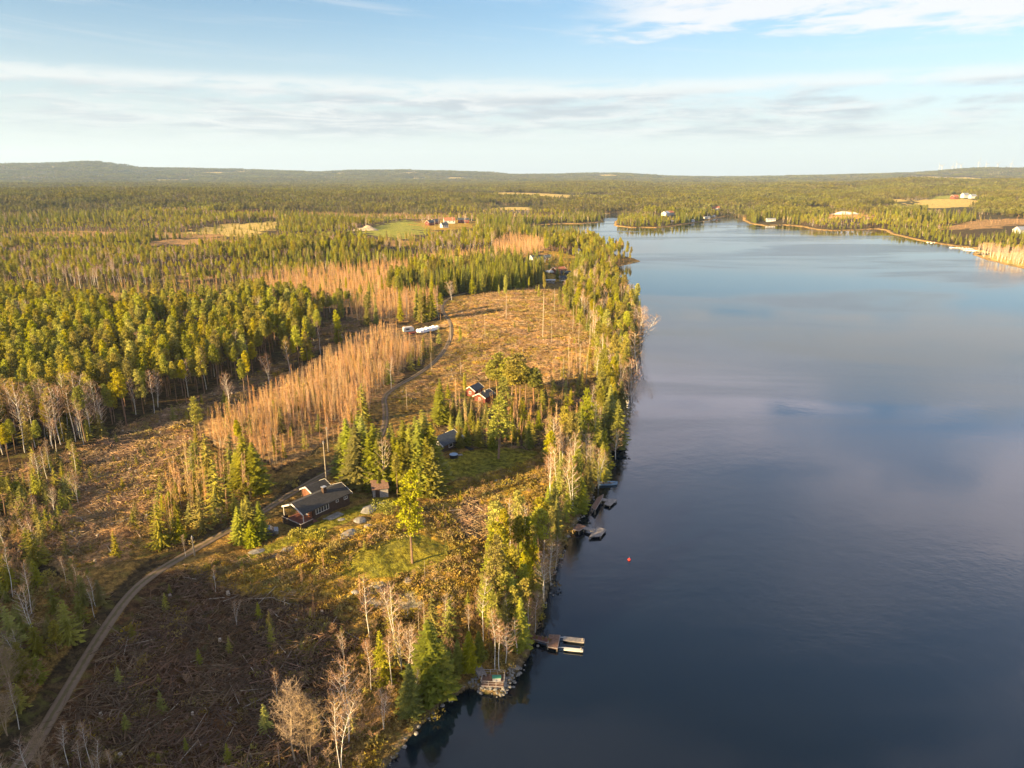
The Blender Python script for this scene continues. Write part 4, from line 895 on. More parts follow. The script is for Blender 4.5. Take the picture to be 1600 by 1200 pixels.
ORDER = ['pine_tree','spruce_tree','birch_tree','birch_sapling','young_spruce','bare_shrub','dead_trunk','spreading_alder']
LIMIT = dict(pine_tree=300, spruce_tree=300, birch_tree=300, birch_sapling=300, young_spruce=300, bare_shrub=300, dead_trunk=300, spreading_alder=300)
NOUN = dict(pine_tree='pine', spruce_tree='spruce', birch_tree='birch', birch_sapling='sapling', young_spruce='young spruce', bare_shrub='shrub', dead_trunk='dead trunk', spreading_alder='bare tree')
LABEL_KIND = dict(pine_tree='pine', spruce_tree='spruce', birch_tree='leafless birch', birch_sapling='thin birch sapling', young_spruce='small bushy spruce', bare_shrub='bare twiggy shrub', dead_trunk='bare grey trunk', spreading_alder='bare tree')
def instancer(name, sources, T, label, cat):
    """one stuff object: geometry nodes set copies of the source meshes on the points of its own mesh"""
    n = len(T); me = bpy.data.meshes.new(name); me.vertices.add(n); me.vertices.foreach_set('co', np.ascontiguousarray(T[:, :3]).ravel())
    a = me.attributes.new('turn', 'FLOAT_VECTOR', 'POINT'); a.data.foreach_set('vector', np.column_stack([T[:, 3]*0, T[:, 3]*0, T[:, 3]]).ravel())
    a = me.attributes.new('size', 'FLOAT_VECTOR', 'POINT'); a.data.foreach_set('vector', np.column_stack([T[:, 5], T[:, 5], T[:, 4]]).ravel())
    a = me.attributes.new('which', 'INT', 'POINT'); a.data.foreach_set('value', T[:, 6].astype(np.int32))
    o = bpy.data.objects.new(name, me); scene.collection.objects.link(o)
    ng = bpy.data.node_groups.new(name, 'GeometryNodeTree')
    ng.interface.new_socket('Geometry', in_out='INPUT', socket_type='NodeSocketGeometry'); ng.interface.new_socket('Geometry', in_out='OUTPUT', socket_type='NodeSocketGeometry')
    gi, go = ng.nodes.new('NodeGroupInput'), ng.nodes.new('NodeGroupOutput'); jn = ng.nodes.new('GeometryNodeJoinGeometry')
    def attr(nm, ty):
        q = ng.nodes.new('GeometryNodeInputNamedAttribute'); q.data_type = ty; q.inputs['Name'].default_value = nm; return q.outputs['Attribute']
    for me_ in sources:
        so = bpy.data.objects.new(me_.name+'_source', me_)      # not linked to the scene: only its mesh is read
        oi = ng.nodes.new('GeometryNodeObjectInfo'); oi.inputs['Object'].default_value = so; oi.inputs['As Instance'].default_value = False
        g2 = ng.nodes.new('GeometryNodeGeometryToInstance'); ng.links.new(oi.outputs['Geometry'], g2.inputs[0]); ng.links.new(g2.outputs[0], jn.inputs[0])
    ip = ng.nodes.new('GeometryNodeInstanceOnPoints'); ip.inputs['Pick Instance'].default_value = True
    ng.links.new(gi.outputs[0], ip.inputs['Points']); ng.links.new(jn.outputs[0], ip.inputs['Instance'])
    ng.links.new(attr('which', 'INT'), ip.inputs['Instance Index']); ng.links.new(attr('size', 'FLOAT_VECTOR'), ip.inputs['Scale'])
    er = ng.nodes.new('FunctionNodeEulerToRotation'); ng.links.new(attr('turn', 'FLOAT_VECTOR'), er.inputs[0]); ng.links.new(er.outputs[0], ip.inputs['Rotation'])
    ng.links.new(ip.outputs[0], go.inputs[0])
    md = o.modifiers.new('scatter', 'NODES'); md.node_group = ng
    tag(o, label, cat, kind='stuff'); return o
for kind in ORDER:
    if not PTS[kind]: continue
    T = np.concatenate(PTS[kind]); u, v, dep = proj(T[:, 0], T[:, 1], T[:, 2]+T[:, 4]*HREF[kind]*0.5)
    vis = (u > 0) & (u < 1600) & (v > 0) & (v < 1200)
    big = np.where(vis, T[:, 4]*HREF[kind]/np.maximum(dep, 1), -1)
    # spread over the frame's visible trees: those that show largest first
    idx = np.argsort(-big)[:LIMIT[kind]]; idx = idx[big[idx] > 0]
    rest = np.setdiff1d(np.arange(len(T)), idx)
    pa = KIND[kind]['parts']
    for i in idx:
        x, y, z, rt, s, sx, var, li = T[i]; tr, cr, full = KIND[kind]['v'][int(var)]
        whole = kind in ('young_spruce', 'bare_shrub', 'birch_sapling', 'dead_trunk')
        o = bpy.data.objects.new(kind, full if whole else None); scene.collection.objects.link(o)
        o.location = (x, y, z); o.rotation_euler = (0, 0, rt); o.scale = (sx, sx, s)
        txt, grp = ZL[int(li)]
        words_ = NOUN[kind]
        if grp is None: tag(o, txt, words_.split()[-1] if kind != 'young_spruce' else 'spruce')
        else:
            if NOUN[kind].split()[0] not in txt and kind not in ('birch_sapling', 'spreading_alder'):
                ks = txt
                for st in ('small spruce', 'young tree', 'small tree', 'small conifer', 'low scrub plant', 'small scrub plant', 'orange birch sapling', 'dark young spruce', 'tree', 'conifer', 'slender orange-twigged birch sapling', 'pale birch'):
                    if txt.startswith(st): ks = LABEL_KIND[kind]+txt[len(st):]; break
                txt = ks; grp = NOUN[kind]+' among '+grp
            elif kind == 'birch_sapling' and 'sapling' not in txt:
                for st in ('small spruce', 'young tree', 'small tree', 'small conifer', 'low scrub plant', 'small scrub plant', 'tree', 'conifer'):
                    if txt.startswith(st): txt = LABEL_KIND[kind]+txt[len(st):]; grp = 'saplings among '+grp; break
            tag(o, txt, dict(young_spruce='spruce', spreading_alder='tree', birch_sapling='sapling', dead_trunk='dead tree', bare_shrub='shrub').get(kind, NOUN[kind]), grp)
        if not whole:
            for nm_, me_ in ((pa[0], tr), (pa[1], cr)): c_ = bpy.data.objects.new(nm_, me_); scene.collection.objects.link(c_); c_.parent = o
    if len(rest):
        nm = dict(pine_tree='pine_forest', spruce_tree='spruce_forest', birch_tree='birch_forest', birch_sapling='sapling_thicket', young_spruce='conifer_undergrowth', bare_shrub='shrub_undergrowth', dead_trunk='far_dead_trunks', spreading_alder='bare_woods')[kind]
        instancer(nm, [v[2] for v in KIND[kind]['v']], T[rest], dict(pine_tree='pines of the broad forest merging into a green canopy', spruce_tree='dark spruces of the broad forest behind the felled land', birch_tree='leafless birches scattered through the far forest', birch_sapling='dense orange thicket of birch saplings', young_spruce='low conifer regrowth among the brash', bare_shrub='bare scrub scattered over the slopes', dead_trunk='thin dead trunks', spreading_alder='bare woods')[kind], 'forest' if 'tree' in kind else 'undergrowth')
    print(kind, len(T), 'individual', len(idx))
# ------------------------------------------------------------------ woods far away: clumps of coarse trees
def clump(seed, mixp, size=42, step=5.2):
    r = np.random.default_rng(seed); mb = MB()
    for gx in np.arange(-size/2, size/2, step):
        for gy in np.arange(-size/2, size/2, step):
            k = r.choice(['p', 's', 'b'], p=mixp); tr, cr = COARSE[k][r.integers(len(COARSE[k]))]
            a, s, x_, y_ = r.random()*6.28, r.uniform(.65, 1.1), gx+r.uniform(-2.4, 2.4), gy+r.uniform(-2.4, 2.4)
            add_into(mb, tr, {'p': 0, 's': 0, 'b': 1}[k], x_, y_, s, a); add_into(mb, cr, {'p': 2, 's': 3, 'b': 4}[k], x_, y_, s, a)
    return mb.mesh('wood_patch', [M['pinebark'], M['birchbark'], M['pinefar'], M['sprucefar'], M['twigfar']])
CL = [clump(s, m) for s, m in ((1, (.55,.35,.10)), (2, (.25,.65,.10)), (3, (.4,.25,.35)), (4, (.8,.12,.08)), (5, (.15,.8,.05)))]
def far_woods(r0, r1, sp, s0, s1, cut):
    x, y = general(r0, r1, sp); pat = fbm(x, y*0.5, 330, 3, 71); k = (pat < 0.42-0.02) & (rng.random(len(x)) < cut); x, y = x[k], y[k]
    z = hgt(x, y, False)-1.0; q = fbm(x, y, 260, 2, 77)
    var = np.select([q < -.18, q < 0, q < .2, q < .3], [4, 1, 0, 3], 2); sw = rng.random(len(x)) < .3; var = np.where(sw, rng.integers(0, 5, len(x)), var)
    s = rng.uniform(s0, s1, len(x)); return np.column_stack([x, y, z, rng.random(len(x))*6.28, s, np.full(len(x), sp/40.0)*1.02, var, x*0])
T = np.concatenate([far_woods(1150, 2400, 40, 0.6, .8, 1.0), far_woods(2400, 4600, 62, .75, 1.0, 1.0), far_woods(4600, 10500, 125, .8, 1.2, .98)])
print('far patches', len(T))
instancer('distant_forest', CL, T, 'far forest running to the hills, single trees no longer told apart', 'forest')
# ------------------------------------------------------------------ brash, heather and stones on the ground
def brash_mesh(seed, n=46, size=1.7, thick=0.032, m='brash'):
    r = np.random.default_rng(seed); mb = MB()
    for _ in range(n):
        a, L = r.random()*6.28, 0.3+1.3*r.random()**1.5; p = np.array([r.normal()*size*.5, r.normal()*size*.5, 0.05+0.35*r.random()]); d = np.array([math.cos(a), math.sin(a), r.normal()*.35])*L/2
        mb.bar(p-d, p+d, thick*(.5+r.random()), thick*.4, 3, 0, False)
    return mb.mesh('branch_pile', [M[m]])
def tuft_mesh(seed, n=200, size=1.1, m='heath'):
    r = np.random.default_rng(seed); mb = MB(); c = np.column_stack([r.normal(size=(9, 2))*size*.6, 0.08+0.14*r.random(9)])
    mb.tris(tufts(c, 0.28+0.30*r.random(9), n//9, .17, r, .5, .8)); return mb.mesh('heather_tuft', [M[m]])
def stone_mesh(seed, s=0.5):
    r = np.random.default_rng(seed); import bmesh
    bm = bmesh.new(); bmesh.ops.create_icosphere(bm, subdivisions=2, radius=s)
    for v in bm.verts:
        p = v.co; k = 1+0.35*float(vnoise(p.x*3+seed*9, p.y*3+p.z*2.3, .9, seed)); v.co = (p.x*k*1.25, p.y*k, p.z*k*.7)
    me = bpy.data.meshes.new('stone'); bm.to_mesh(me); bm.free(); me.materials.append(M['stone']); return me
BR = [brash_mesh(s) for s in (1, 2, 3, 4)]; BRD = [brash_mesh(s, m='brashshade') for s in (11, 12, 13, 14)]; HT = [tuft_mesh(s) for s in (5, 6, 7, 8)]; ST = [stone_mesh(s) for s in (1, 2, 3)]
def spread(zs, sp, keep, smin, smax, nv, noise=None, excl=(), shore=.5, road=3.0, lo=0, hi=1e9):
    out = []
    for zn in zs:
        P = Z[zn]; b0, b1 = P.min(0), P.max(0); gx, gy = np.meshgrid(np.arange(b0[0], b1[0], sp), np.arange(b0[1], b1[1], sp))
        x, y = gx.ravel()+rng.uniform(-.5, .5, gx.size)*sp, gy.ravel()+rng.uniform(-.5, .5, gx.size)*sp
        k = inz(zn, x, y) & (rng.random(len(x)) < keep) & (np.hypot(x, y) < hi) & (y > 0)
        u_, v_, _ = proj(x, y, 5); k &= (u_ > -150) & (u_ < 1700) & (v_ < 1350)
        if noise: k &= fbm(x, y, noise[0], 2, noise[1]) > noise[2]
        x, y = x[k], y[k]; k = (lake_sd(x, y) > shore) & (road_dist(x, y) > road)
        for e in excl: k &= ~inz(e, x, y)
        x, y = x[k], y[k]; s = rng.uniform(smin, smax, len(x)); out.append(np.column_stack([x, y, hgt(x, y, True)-.03, rng.random(len(x))*6.28, s, s, rng.integers(0, nv, len(x)), s*0]))
    return np.concatenate(out)
instancer('shade_dark_debris', BRD, spread(['slash_dark'], 1.6, .8, .4, 2.1, 4), 'branches littering the shaded clearing, tinted dark to paint in its shade', 'debris')
T = np.concatenate([spread(['pit'], 1.6, .85, .7, 1.5, 4), spread(['slash_left','cut_gold','strip'], 2.3, .75, .7, 1.7, 4, hi=420), spread(['cut_dark','golden','sap','hutgroup','leftmix'], 3.0, .5, .6, 1.3, 4, excl=('lawn_cabin','lawn_knoll','lawn_hut','lawn_red'), hi=330)])
instancer('logging_debris', BR, T, 'cut branches and tops littering the felled ground', 'debris'); print('brash', len(T))
T = np.concatenate([spread(['slash_dark','peninsula','leftside'], 2.6, .8, .5, 1.6, 4, noise=(14, 39, .02), excl=('lawn_cabin','lawn_knoll','lawn_hut')), spread(['golden','bottom','belt2'], 1.5, .75, .6, 1.6, 4, excl=('lawn_cabin','lawn_knoll','lawn_hut','pit')), spread(['cut_gold','slash_left','strip','leftmix','cut_dark','belt','mixrow'], 2.3, .6, .6, 1.7, 4, noise=(12, 33, -.1), hi=420), spread(['slash_dark'], 1.9, .8, .5, 1.4, 4, noise=(9, 37, -.10))])
instancer('heather_undergrowth', HT, T, 'low golden heather and grass tufts over the slopes', 'undergrowth'); print('heath', len(T))
def stump_mesh(seed):
    r = np.random.default_rng(seed); mb = MB(); mb.tube([(0,0,-.2),(0,0,.12),(.02,0,.38+.1*r.random())], [.30,.21,.18], 9); return mb.mesh('stump', [M['snag']])
T = spread(['cut_gold','slash_left','strip','slash_dark'], 5.5, .5, .8, 1.3, 2, hi=330); instancer('tree_stumps', [stump_mesh(1), stump_mesh(2)], T, 'pale cut stumps dotted over the felled ground', 'stumps')
# stones at the waterline
rows = []
for i in range(len(LAKE_R)):
    a, b = LAKE_R[i], LAKE_R[(i+1) % len(LAKE_R)]; L = np.linalg.norm(b-a)
    if np.hypot(*a) > 330 or a[1] < 20 or a[0] > 60: continue
    for _ in range(int(L*(1.6+3*max(0, vnoise(a[0], a[1], 14, 5))))):
        p = a+(b-a)*rng.random()+rng.normal(size=2)*.45; s = rng.uniform(.12, .62)**1.2; rows.append([p[0], p[1], .05, rng.random()*6.28, s, s, rng.integers(0, 3), 0])
instancer('shore_stones', ST, np.array(rows), 'small grey stones lining the near waterline', 'stones')
# ------------------------------------------------------------------ buildings
def frame_from(a, b):
    """origin at pixel a on the ground, local x towards pixel b"""
    A, B = U(*a), U(*b); d = B-A; L = float(np.hypot(*d)); return A, math.atan2(d[1], d[0]), L
def gable(mb_wall, mb_roof, mb_trim, x0, x1, y0, y1, zw, rise, over=0.5, z0=0.0, ox0=None, ox1=None, th=0.18):
    ym = (y0+y1)/2; ox0 = over if ox0 is None else ox0; ox1 = over if ox1 is None else ox1
    v = [(x, y, z) for x in (x0, x1) for y, z in ((y0, z0), (y1, z0), (y1, zw), (ym, zw+rise), (y0, zw))]
    mb_wall.add(v, [(0,4,3,2,1), (5,6,7,8,9), (0,5,9,4), (1,2,7,6), (0,1,6,5)])
    sl = rise/(ym-y0)
    for s in (-1, 1):
        ye = ym+s*((ym-y0)+over); ze = zw-sl*over; zr = zw+rise
        P = [(ym, zr+.03), (ye, ze+.03), (ye, ze+.03+th), (ym, zr+.03+th)]
        v = [(x, y, z) for x in (x0-ox0, x1+ox1) for y, z in P]
        mb_roof.add(v, [(0,1,2,3), (7,6,5,4), (0,4,5,1), (1,5,6,2), (2,6,7,3), (3,7,4,0)])
        if mb_trim is not None:
            for xe in (x0-ox0-.06, x1+ox1):
                P2 = [(ym, zr-.12), (ye+s*.04, ze-.14), (ye+s*.04, ze+th+.07), (ym, zr+th+.07)]
                v = [(x, y, z) for x in (xe, xe+.06) for y, z in P2]
                mb_trim.add(v, [(0,1,2,3), (7,6,5,4), (0,4,5,1), (1,5,6,2), (2,6,7,3), (3,7,4,0)])
def window(parent, x0, x1, z0, z1, y, face=-1, axis='x', panes=1, name='window'):
    """framed window on a wall; face = outward direction along the other axis"""
    fr, gl = MB(), MB(); t = .09
    def bx(mb, a0, a1, c0, c1, d0, d1):
        lo, hi = sorted((y+face*d0, y+face*d1))
        if axis == 'x': mb.box(a0, a1, lo, hi, c0, c1)
        else: mb.box(lo, hi, a0, a1, c0, c1)
    bx(fr, x0, x1, z0, z0+t, .01, .09); bx(fr, x0, x1, z1-t, z1, .01, .09)
    n = panes
    for i in range(n+1):
        xc = x0+(x1-x0)*i/n; a, b = (x0, x0+t) if i == 0 else (x1-t, x1) if i == n else (xc-t/2, xc+t/2)
        bx(fr, a, b, z0+t, z1-t, .01, .09)
    bx(gl, x0+t, x1-t, z0+t, z1-t, .005, .03)
    f = fr.obj(name, M['white'], parent); gl.obj('pane', M['glass'], f); return f
def root(name, A, rz, label, cat, z=None, group=None):
    o = empty(name, A[0], A[1], gz(A[0], A[1], False) if z is None else z, rz); tag(o, label, cat, group); return o
# long dark cabin
A, rz, L = frame_from((490,812), (553,787)); L *= 1.12; print('cabin length', L)
S = L/11.0; zc = gz(*A, False)+0.25
cab = root('cabin', A, rz, 'long dark brown cabin with black gabled roof, white gable boards and a terrace', 'cabin', zc)
cab.scale = (.80, .80, .80); w_, r_, t_ = MB(), MB(), MB(); Wd = 6.4
gable(w_, r_, t_, 0, L, 0, Wd, 2.35, 1.35, .55, -1.2, ox0=3.2, ox1=.5)
w_.obj('wall', M['brownwall'], cab); r_.obj('roof', M['roof'], cab); t_.obj('barge_board', M['white'], cab)
mb = MB(); mb.box(-.04, 0.0, .35, Wd-.35, -.1, 2.2); mb.obj('terrace_wall', M['orangewall'], cab)
mb = MB(); mb.box(-.12, -.045, 2.0, 2.95, 0, 2.05); d_ = mb.obj('door', M['white'], cab); mb = MB(); mb.box(-.17, -.125, 2.8, 2.86, .95, 1.1); mb.obj('handle', M['metal'], d_)
for i in range(1): window(cab, .75, 4.55, .55, 1.95, 0, -1, 'x', 5)
window(cab, 6.7, 7.5, 1.2, 1.85, 0); window(cab, 9.1, 10.2, 1.0, 1.75, 0, -1, 'x', 2)
mb = MB(); mb.box(L*.52-.45, L*.52+.45, 2.3, 3.1, 3.0, 4.95); ch = mb.obj('chimney', M['brownwall'], cab); mb = MB(); mb.box(L*.52-.55, L*.52+.55, 2.2, 3.2, 4.95, 5.05); mb.obj('chimney_cap', M['metal'], ch)
mb = MB(); mb.box(-4.6, -.05, -1.5, 5.2, -.25, -.1); mb.obj('terrace_floor', M['deckred'], cab)
mb = MB(); mb.box(-4.7, -4.6, -1.6, 5.2, -1.5, .75); mb.box(-4.6, -1.3, -1.6, -1.5, -1.5, .75); mb.box(-4.6, -3.1, 5.1, 5.2, -1.5, .75); mb.obj('terrace_fence', M['brownwall'], cab)
mb = MB(); mb.box(-4.75, -4.55, -1.65, 5.25, .752, .80); mb.box(-4.55, -1.25, -1.65, -1.45, .752, .80); mb.obj('handrail', M['greydeck'], cab)
for y_ in (-.35, Wd+.3):
    mb = MB(); mb.box(-3.0, -2.86, y_, y_+.14, -.1, 2.12); mb.obj('porch_post', M['white'], cab)
w_, r_, t_ = MB(), MB(), MB()
ya = Wd+.55; gable(w_, r_, t_, L*.50, L*.98, ya, ya+4.0, 2.3, 1.0, .35, -1.2)
w_.obj('annex_wall', M['orangewall'], cab); r_.obj('annex_roof', M['roof'], cab); t_.obj('annex_barge_board', M['white'], cab)
mb = MB(); mb.box(1.0, 6.2, -3.2, -1.1, -.9, -.55); mb.obj('stone_terrace', M['stone'], cab)
def car(px, rzd, label, m):
    A = U(*px); c_ = root('car', A, R(rzd), label, 'car'); mb = MB()
    prof = [(-2.2,.35),(-2.2,.85),(-1.5,.98),(-.9,1.45),(.7,1.48),(1.3,1.0),(2.1,.85),(2.2,.35)]
    n = len(prof); v = [(x, y, z) for y in (-.87, .87) for x, z in prof]; mb.add(v, [tuple(range(n)), tuple(range(2*n-1, n-1, -1))]+[(i, n+i, n+(i+1) % n, (i+1) % n) for i in range(n)])
    mb.obj('body', m, c_); mb = MB(); v = [(-1.4,-.885,1.0),(-.85,-.885,1.38),(.65,-.885,1.40),(1.15,-.885,1.02)]; mb.add(v, [(0,3,2,1)]); mb.add([(x, -y, z) for x, y, z in v], [(0,1,2,3)])
    mb.add([(1.31,-.75,1.02),(1.31,.75,1.02),(.74,.75,1.46),(.74,-.75,1.46)], [(0,1,2,3)]); mb.obj('window', M['glass'], c_)
    for x in (-1.35, 1.35):
        for y in (-.8, .8):
            mb = MB(); mb.bar((x, y-.1, .33), (x, y+.1, .33), .33, .33, 12); mb.obj('wheel', M['black'], c_)
    for y in (-.6, .6): mb = MB(); mb.box(2.16, 2.24, y-.18, y+.18, .62, .78); mb.obj('headlight', M['white'], c_)
car((415,837), 200, 'dark parked car beside the terrace of the long cabin', M['carpaint'])
# garden shed east of the cabin
A, rz, L = frame_from((583,779), (607,778)); o = root('shed', A, rz, 'small grey shed with a brown lean roof under the tall spruces', 'shed')
w_ = MB(); w_.box(0, L, 0, 2.6, -.4, 1.9); w_.obj('wall', M['greydeck'], o); r_ = MB(); r_.add([(x, y, z) for x in (-.2, L+.2) for y, z in ((-.4,1.95),(3.0,2.5),(3.0,2.62),(-.4,2.07))], [(0,1,2,3),(7,6,5,4),(0,4,5,1),(1,5,6,2),(2,6,7,3),(3,7,4,0)]); r_.obj('roof', M['deck'], o)
mb = MB(); mb.box(.5, 1.35, -.06, -.01, -.1, 1.75); mb.obj('door', M['brownwall'], o)
# dark hut
A, rz, L = frame_from((694,708), (720,698)); print('hut', L); o = root('hut', A, rz, 'dark hut with slate roof and white gable boards behind the spruce clump', 'cabin'); Lh = 5.6
w_, r_, t_ = MB(), MB(), MB(); gable(w_, r_, t_, 0, Lh, 0, 4.8, 2.1, 1.3, .5, -.6, ox0=.8); w_.obj('wall', M['brownwall'], o); r_.obj('roof', M['roofblue'], o); t_.obj('barge_board', M['white'], o)
window(o, 1.6, 2.3, .6, 1.8, 0, -1, 'y'); window(o, 1.6, 3.0, .8, 1.7, 0)
mb = MB(); mb.box(Lh+.55, Lh+2.6, -.5, 2.6, 1.7, 1.8); mb.obj('porch_roof', M['metal'], o)
for x, y in ((Lh+.8, -.3), (Lh+2.4, -.3), (Lh+2.4, 2.4)): mb = MB(); mb.box(x-.06, x+.06, y-.06, y+.06, -.5, 1.699); mb.obj('porch_post', M['brownwall'], o)
mb = MB(); mb.box(-1.8, Lh+1, -3.4, -.05, -.6, -.1); mb.obj('terrace_floor', M['black'], o)
A = U(709, 716); o = root('hot_tub', A, 0, 'round dark hot tub with pale blue cover beside the dark hut', 'hot tub'); mb = MB(); mb.bar((0,0,0), (0,0,.95), .95, 1.0, 24); mb.obj('tub', M['black'], o); mb = MB(); mb.bar((0,0,.952), (0,0,1.04), 1.0, .9, 24); mb.obj('cover', M['tub'], o)
A = U(718, 714); o = root('garden_table', A, .4, 'low grey table beside the hot tub', 'table'); mb = MB(); mb.box(-.7,.7,-.4,.4,.45,.52); mb.obj('table_top', M['greydeck'], o)
for x in (-.6,.6):
    for y in (-.3,.3): mb = MB(); mb.box(x-.04,x+.04,y-.04,y+.04,0,.45); mb.obj('leg', M['greydeck'], o)
# red cottage and its slate-roofed wing
A, rz, L = frame_from((742,620), (762,611)); print('red', L); o = root('red_cottage', A, rz, 'red cottage with slate roof and white gable trim beside the tall pines', 'cottage'); o.scale = (.80,)*3
w_, r_, t_ = MB(), MB(), MB(); gable(w_, r_, t_, 0, 5.6, 0, 4.0, 2.2, 1.3, .4, -.8); w_.obj('wall', M['redwall'], o); r_.obj('roof', M['roofblue'], o); t_.obj('barge_board', M['white'], o); window(o, 1.5, 2.5, .7, 1.8, 0, -1, 'y', 2); window(o, 2.5, 3.8, .8, 1.8, 0, -1, 'x', 2)
A, rz, L = frame_from((758,630), (776,622)); o = root('red_annex', A, rz, 'lower slate-roofed red house half hidden in front of the red cottage', 'cottage'); o.scale = (.80,)*3
w_, r_, t_ = MB(), MB(), MB(); gable(w_, r_, t_, 0, 6.0, 0, 4.6, 2.0, 1.2, .4, -.8); w_.obj('wall', M['redwall'], o); rf = r_.obj('roof', M['roofblue'], o); t_.obj('barge_board', M['white'], o); window(o, 1.8, 2.8, .7, 1.7, 0, -1, 'y', 2); mb = MB(); mb.box(2.6, 3.1, 1.6, 2.1, 2.2, 3.9); mb.obj('chimney', M['stone'], rf)
# garden bits round the long cabin
def rock(px, s, label, cat='rock', group=None, name='boulder', sx=1.0):
    A = U(*px, True); m_ = stone_mesh(int(px[0]), 1.0); o = bpy.data.objects.new(name, m_); scene.collection.objects.link(o); s = s*.62; o.location = (A[0], A[1], gz(*A)-s*.12); o.scale = (s*sx*1.2, s, s*.62); o.rotation_euler = (0, 0, rng.random()*6); tag(o, label, cat, group)
for px, s, lb in (((545,836),2.2,'tall rounded boulder overgrown with yellow moss below the long cabin'), ((533,812),.9,'pale stone on the lawn edge in front of the long cabin'), ((576,797),2.4,'flat grey rock outcrop at the end of the lawn'), ((562,815),2.0,'flat grey outcrop below the lawn of the long cabin'), ((575,825),1.5,'broken grey outcrop ridge above the knoll'),
    ((450,858),1.3,'grey slab standing on the slope left of the terrace'), ((402,862),1.6,'mossy boulder beside the cabin drive'), ((545,752),1.0,'white rubble beside the spruce clump'), ((596,787),.9,'pale rock beside the grey shed'), ((610,935),1.1,'grey boulder at the foot of the lawn knoll'), ((640,905),1.2,'boulder beside the lone pine'),
    ((556,925),.9,'small boulder on the golden slope'), ((590,918),.8,'small pale boulder on the ridge of the golden slope')): rock(px, s, lb)
# bushes in the garden
def garden_bush(px, s, label, m, kind='spruce'):
    A = U(*px, True); o = root('garden_bush', A, rng.random()*6, label, 'bush', gz(*A)-.05); r = np.random.default_rng(int(px[0]))
    mb = MB()
    for _ in range(4): mb.tube([(0,0,-.1), (r.normal()*.2*s, r.normal()*.2*s, .5*s)], [.05*s, .02], 4)
    mb.obj('stem', M['sprucebark'], o); c = np.column_stack([r.normal(size=(14,2))*.38*s, .45*s+.35*s*r.random(14)]); mb = MB(); mb.tris(tufts(c, s*(.3+.2*r.random(14)), 60, .22, r, .8, .5)); mb.obj('crown', m, o)
garden_bush((603,805), 2.6, 'round green bush at the corner of the lawn by the grey shed', M['young']); garden_bush((493,846), 1.6, 'small round green bush on the lawn in front of the terrace', M['young']); garden_bush((466,842), 1.7, 'green bush against the terrace fence', M['young']); garden_bush((478,868), 1.5, 'yellow bush on the slope below the terrace', M['heath']); garden_bush((505,880), 1.9, 'wide golden bush on the slope below the round green bush', M['heath']); garden_bush((528,862), 1.6, 'golden bush beside the mossy boulder', M['heath'])
# ------------------------------------------------------------------ white wrapped bales and trailer by the track
a, b = U(657,521), U(684,515); nb_ = 0
for i in range(9):
    for k in range(2 if i < 8 else 1):
        t = i/8; p = a+(b-a)*t; d = (b-a)/np.linalg.norm(b-a); nrm = np.array([-d[1], d[0]]); p = p+nrm*(k*1.5+rng.normal()*.15)
        o = root('wrapped_bale', p, math.atan2(d[1], d[0])+rng.normal()*.1, 'white plastic-wrapped bale in the pile beside the gravel track', 'bale', group='white wrapped bales beside the track')
        mb = MB(); an = np.arange(16)*2*np.pi/16; v = np.concatenate([np.column_stack([np.cos(an)*.74*q, np.full(16, y_), .72+np.sin(an)*.74*q]) for y_, q in ((-.75,.55),(-.68,.9),(-.5,1),(.5,1),(.68,.9),(.75,.55))])
        mb.add(v, [(r0*16+j, (r0+1)*16+j, (r0+1)*16+(j+1) % 16, r0*16+(j+1) % 16) for r0 in range(5) for j in range(16)]+[tuple(range(16)), tuple(range(95, 79, -1))])
        w__ = mb.obj('wrapping', M['wrap'], o); w__.scale = (1, 1, 1+rng.normal()*.06)
A = U(638,520); o = root('trailer', A, .5, 'small white caravan trailer left of the wrapped bales', 'trailer'); mb = MB()
prof = [(-2,.6),(-2.1,1.8),(-1.7,2.3),(1.6,2.3),(2.1,1.6),(2.0,.6)]; n = 6; v = [(x, y, z) for y in (-1,1) for x, z in prof]; mb.add(v, [tuple(range(n)), tuple(range(2*n-1, n-1, -1))]+[(i, n+i, n+(i+1) % n, (i+1) % n) for i in range(n)]); mb.obj('body', M['white'], o)
mb = MB(); mb.box(-1.2, .2, -1.05, -1.004, 1.3, 1.85); mb.obj('window', M['glass'], o)
for y in (-.95,.95): mb = MB(); mb.bar((0,y-.1,.35),(0,y+.1,.35),.35,.35,12); mb.obj('wheel', M['black'], o)
mb = MB(); mb.bar((2,0,.5),(3.4,0,.45),.06); mb.obj('drawbar', M['metal'], o)
A = U(645,523); o = root('red_trailer', A, .6, 'low red flatbed trailer beside the white caravan', 'trailer'); mb = MB(); mb.box(-1.4,1.4,-.8,.8,.55,.95); mb.obj('bed', M['redwall'], o)
for y in (-.85,.85): mb = MB(); mb.bar((0,y-.1,.3),(0,y+.1,.3),.3,.3,12); mb.obj('wheel', M['black'], o)
A = U(692,512); o = root('timber_pile', A, .2, 'short dark pile of timber at the right end of the wrapped bales', 'timber pile')
for k, (x, z) in enumerate(((0,.25),(.5,.25),(1.0,.25),(.25,.65),(.75,.65),(.5,1.05))): mb = MB(); mb.bar((-1.8,x,z),(1.8,x,z),.24,.22,9); mb.obj('log', M['brash'], o)
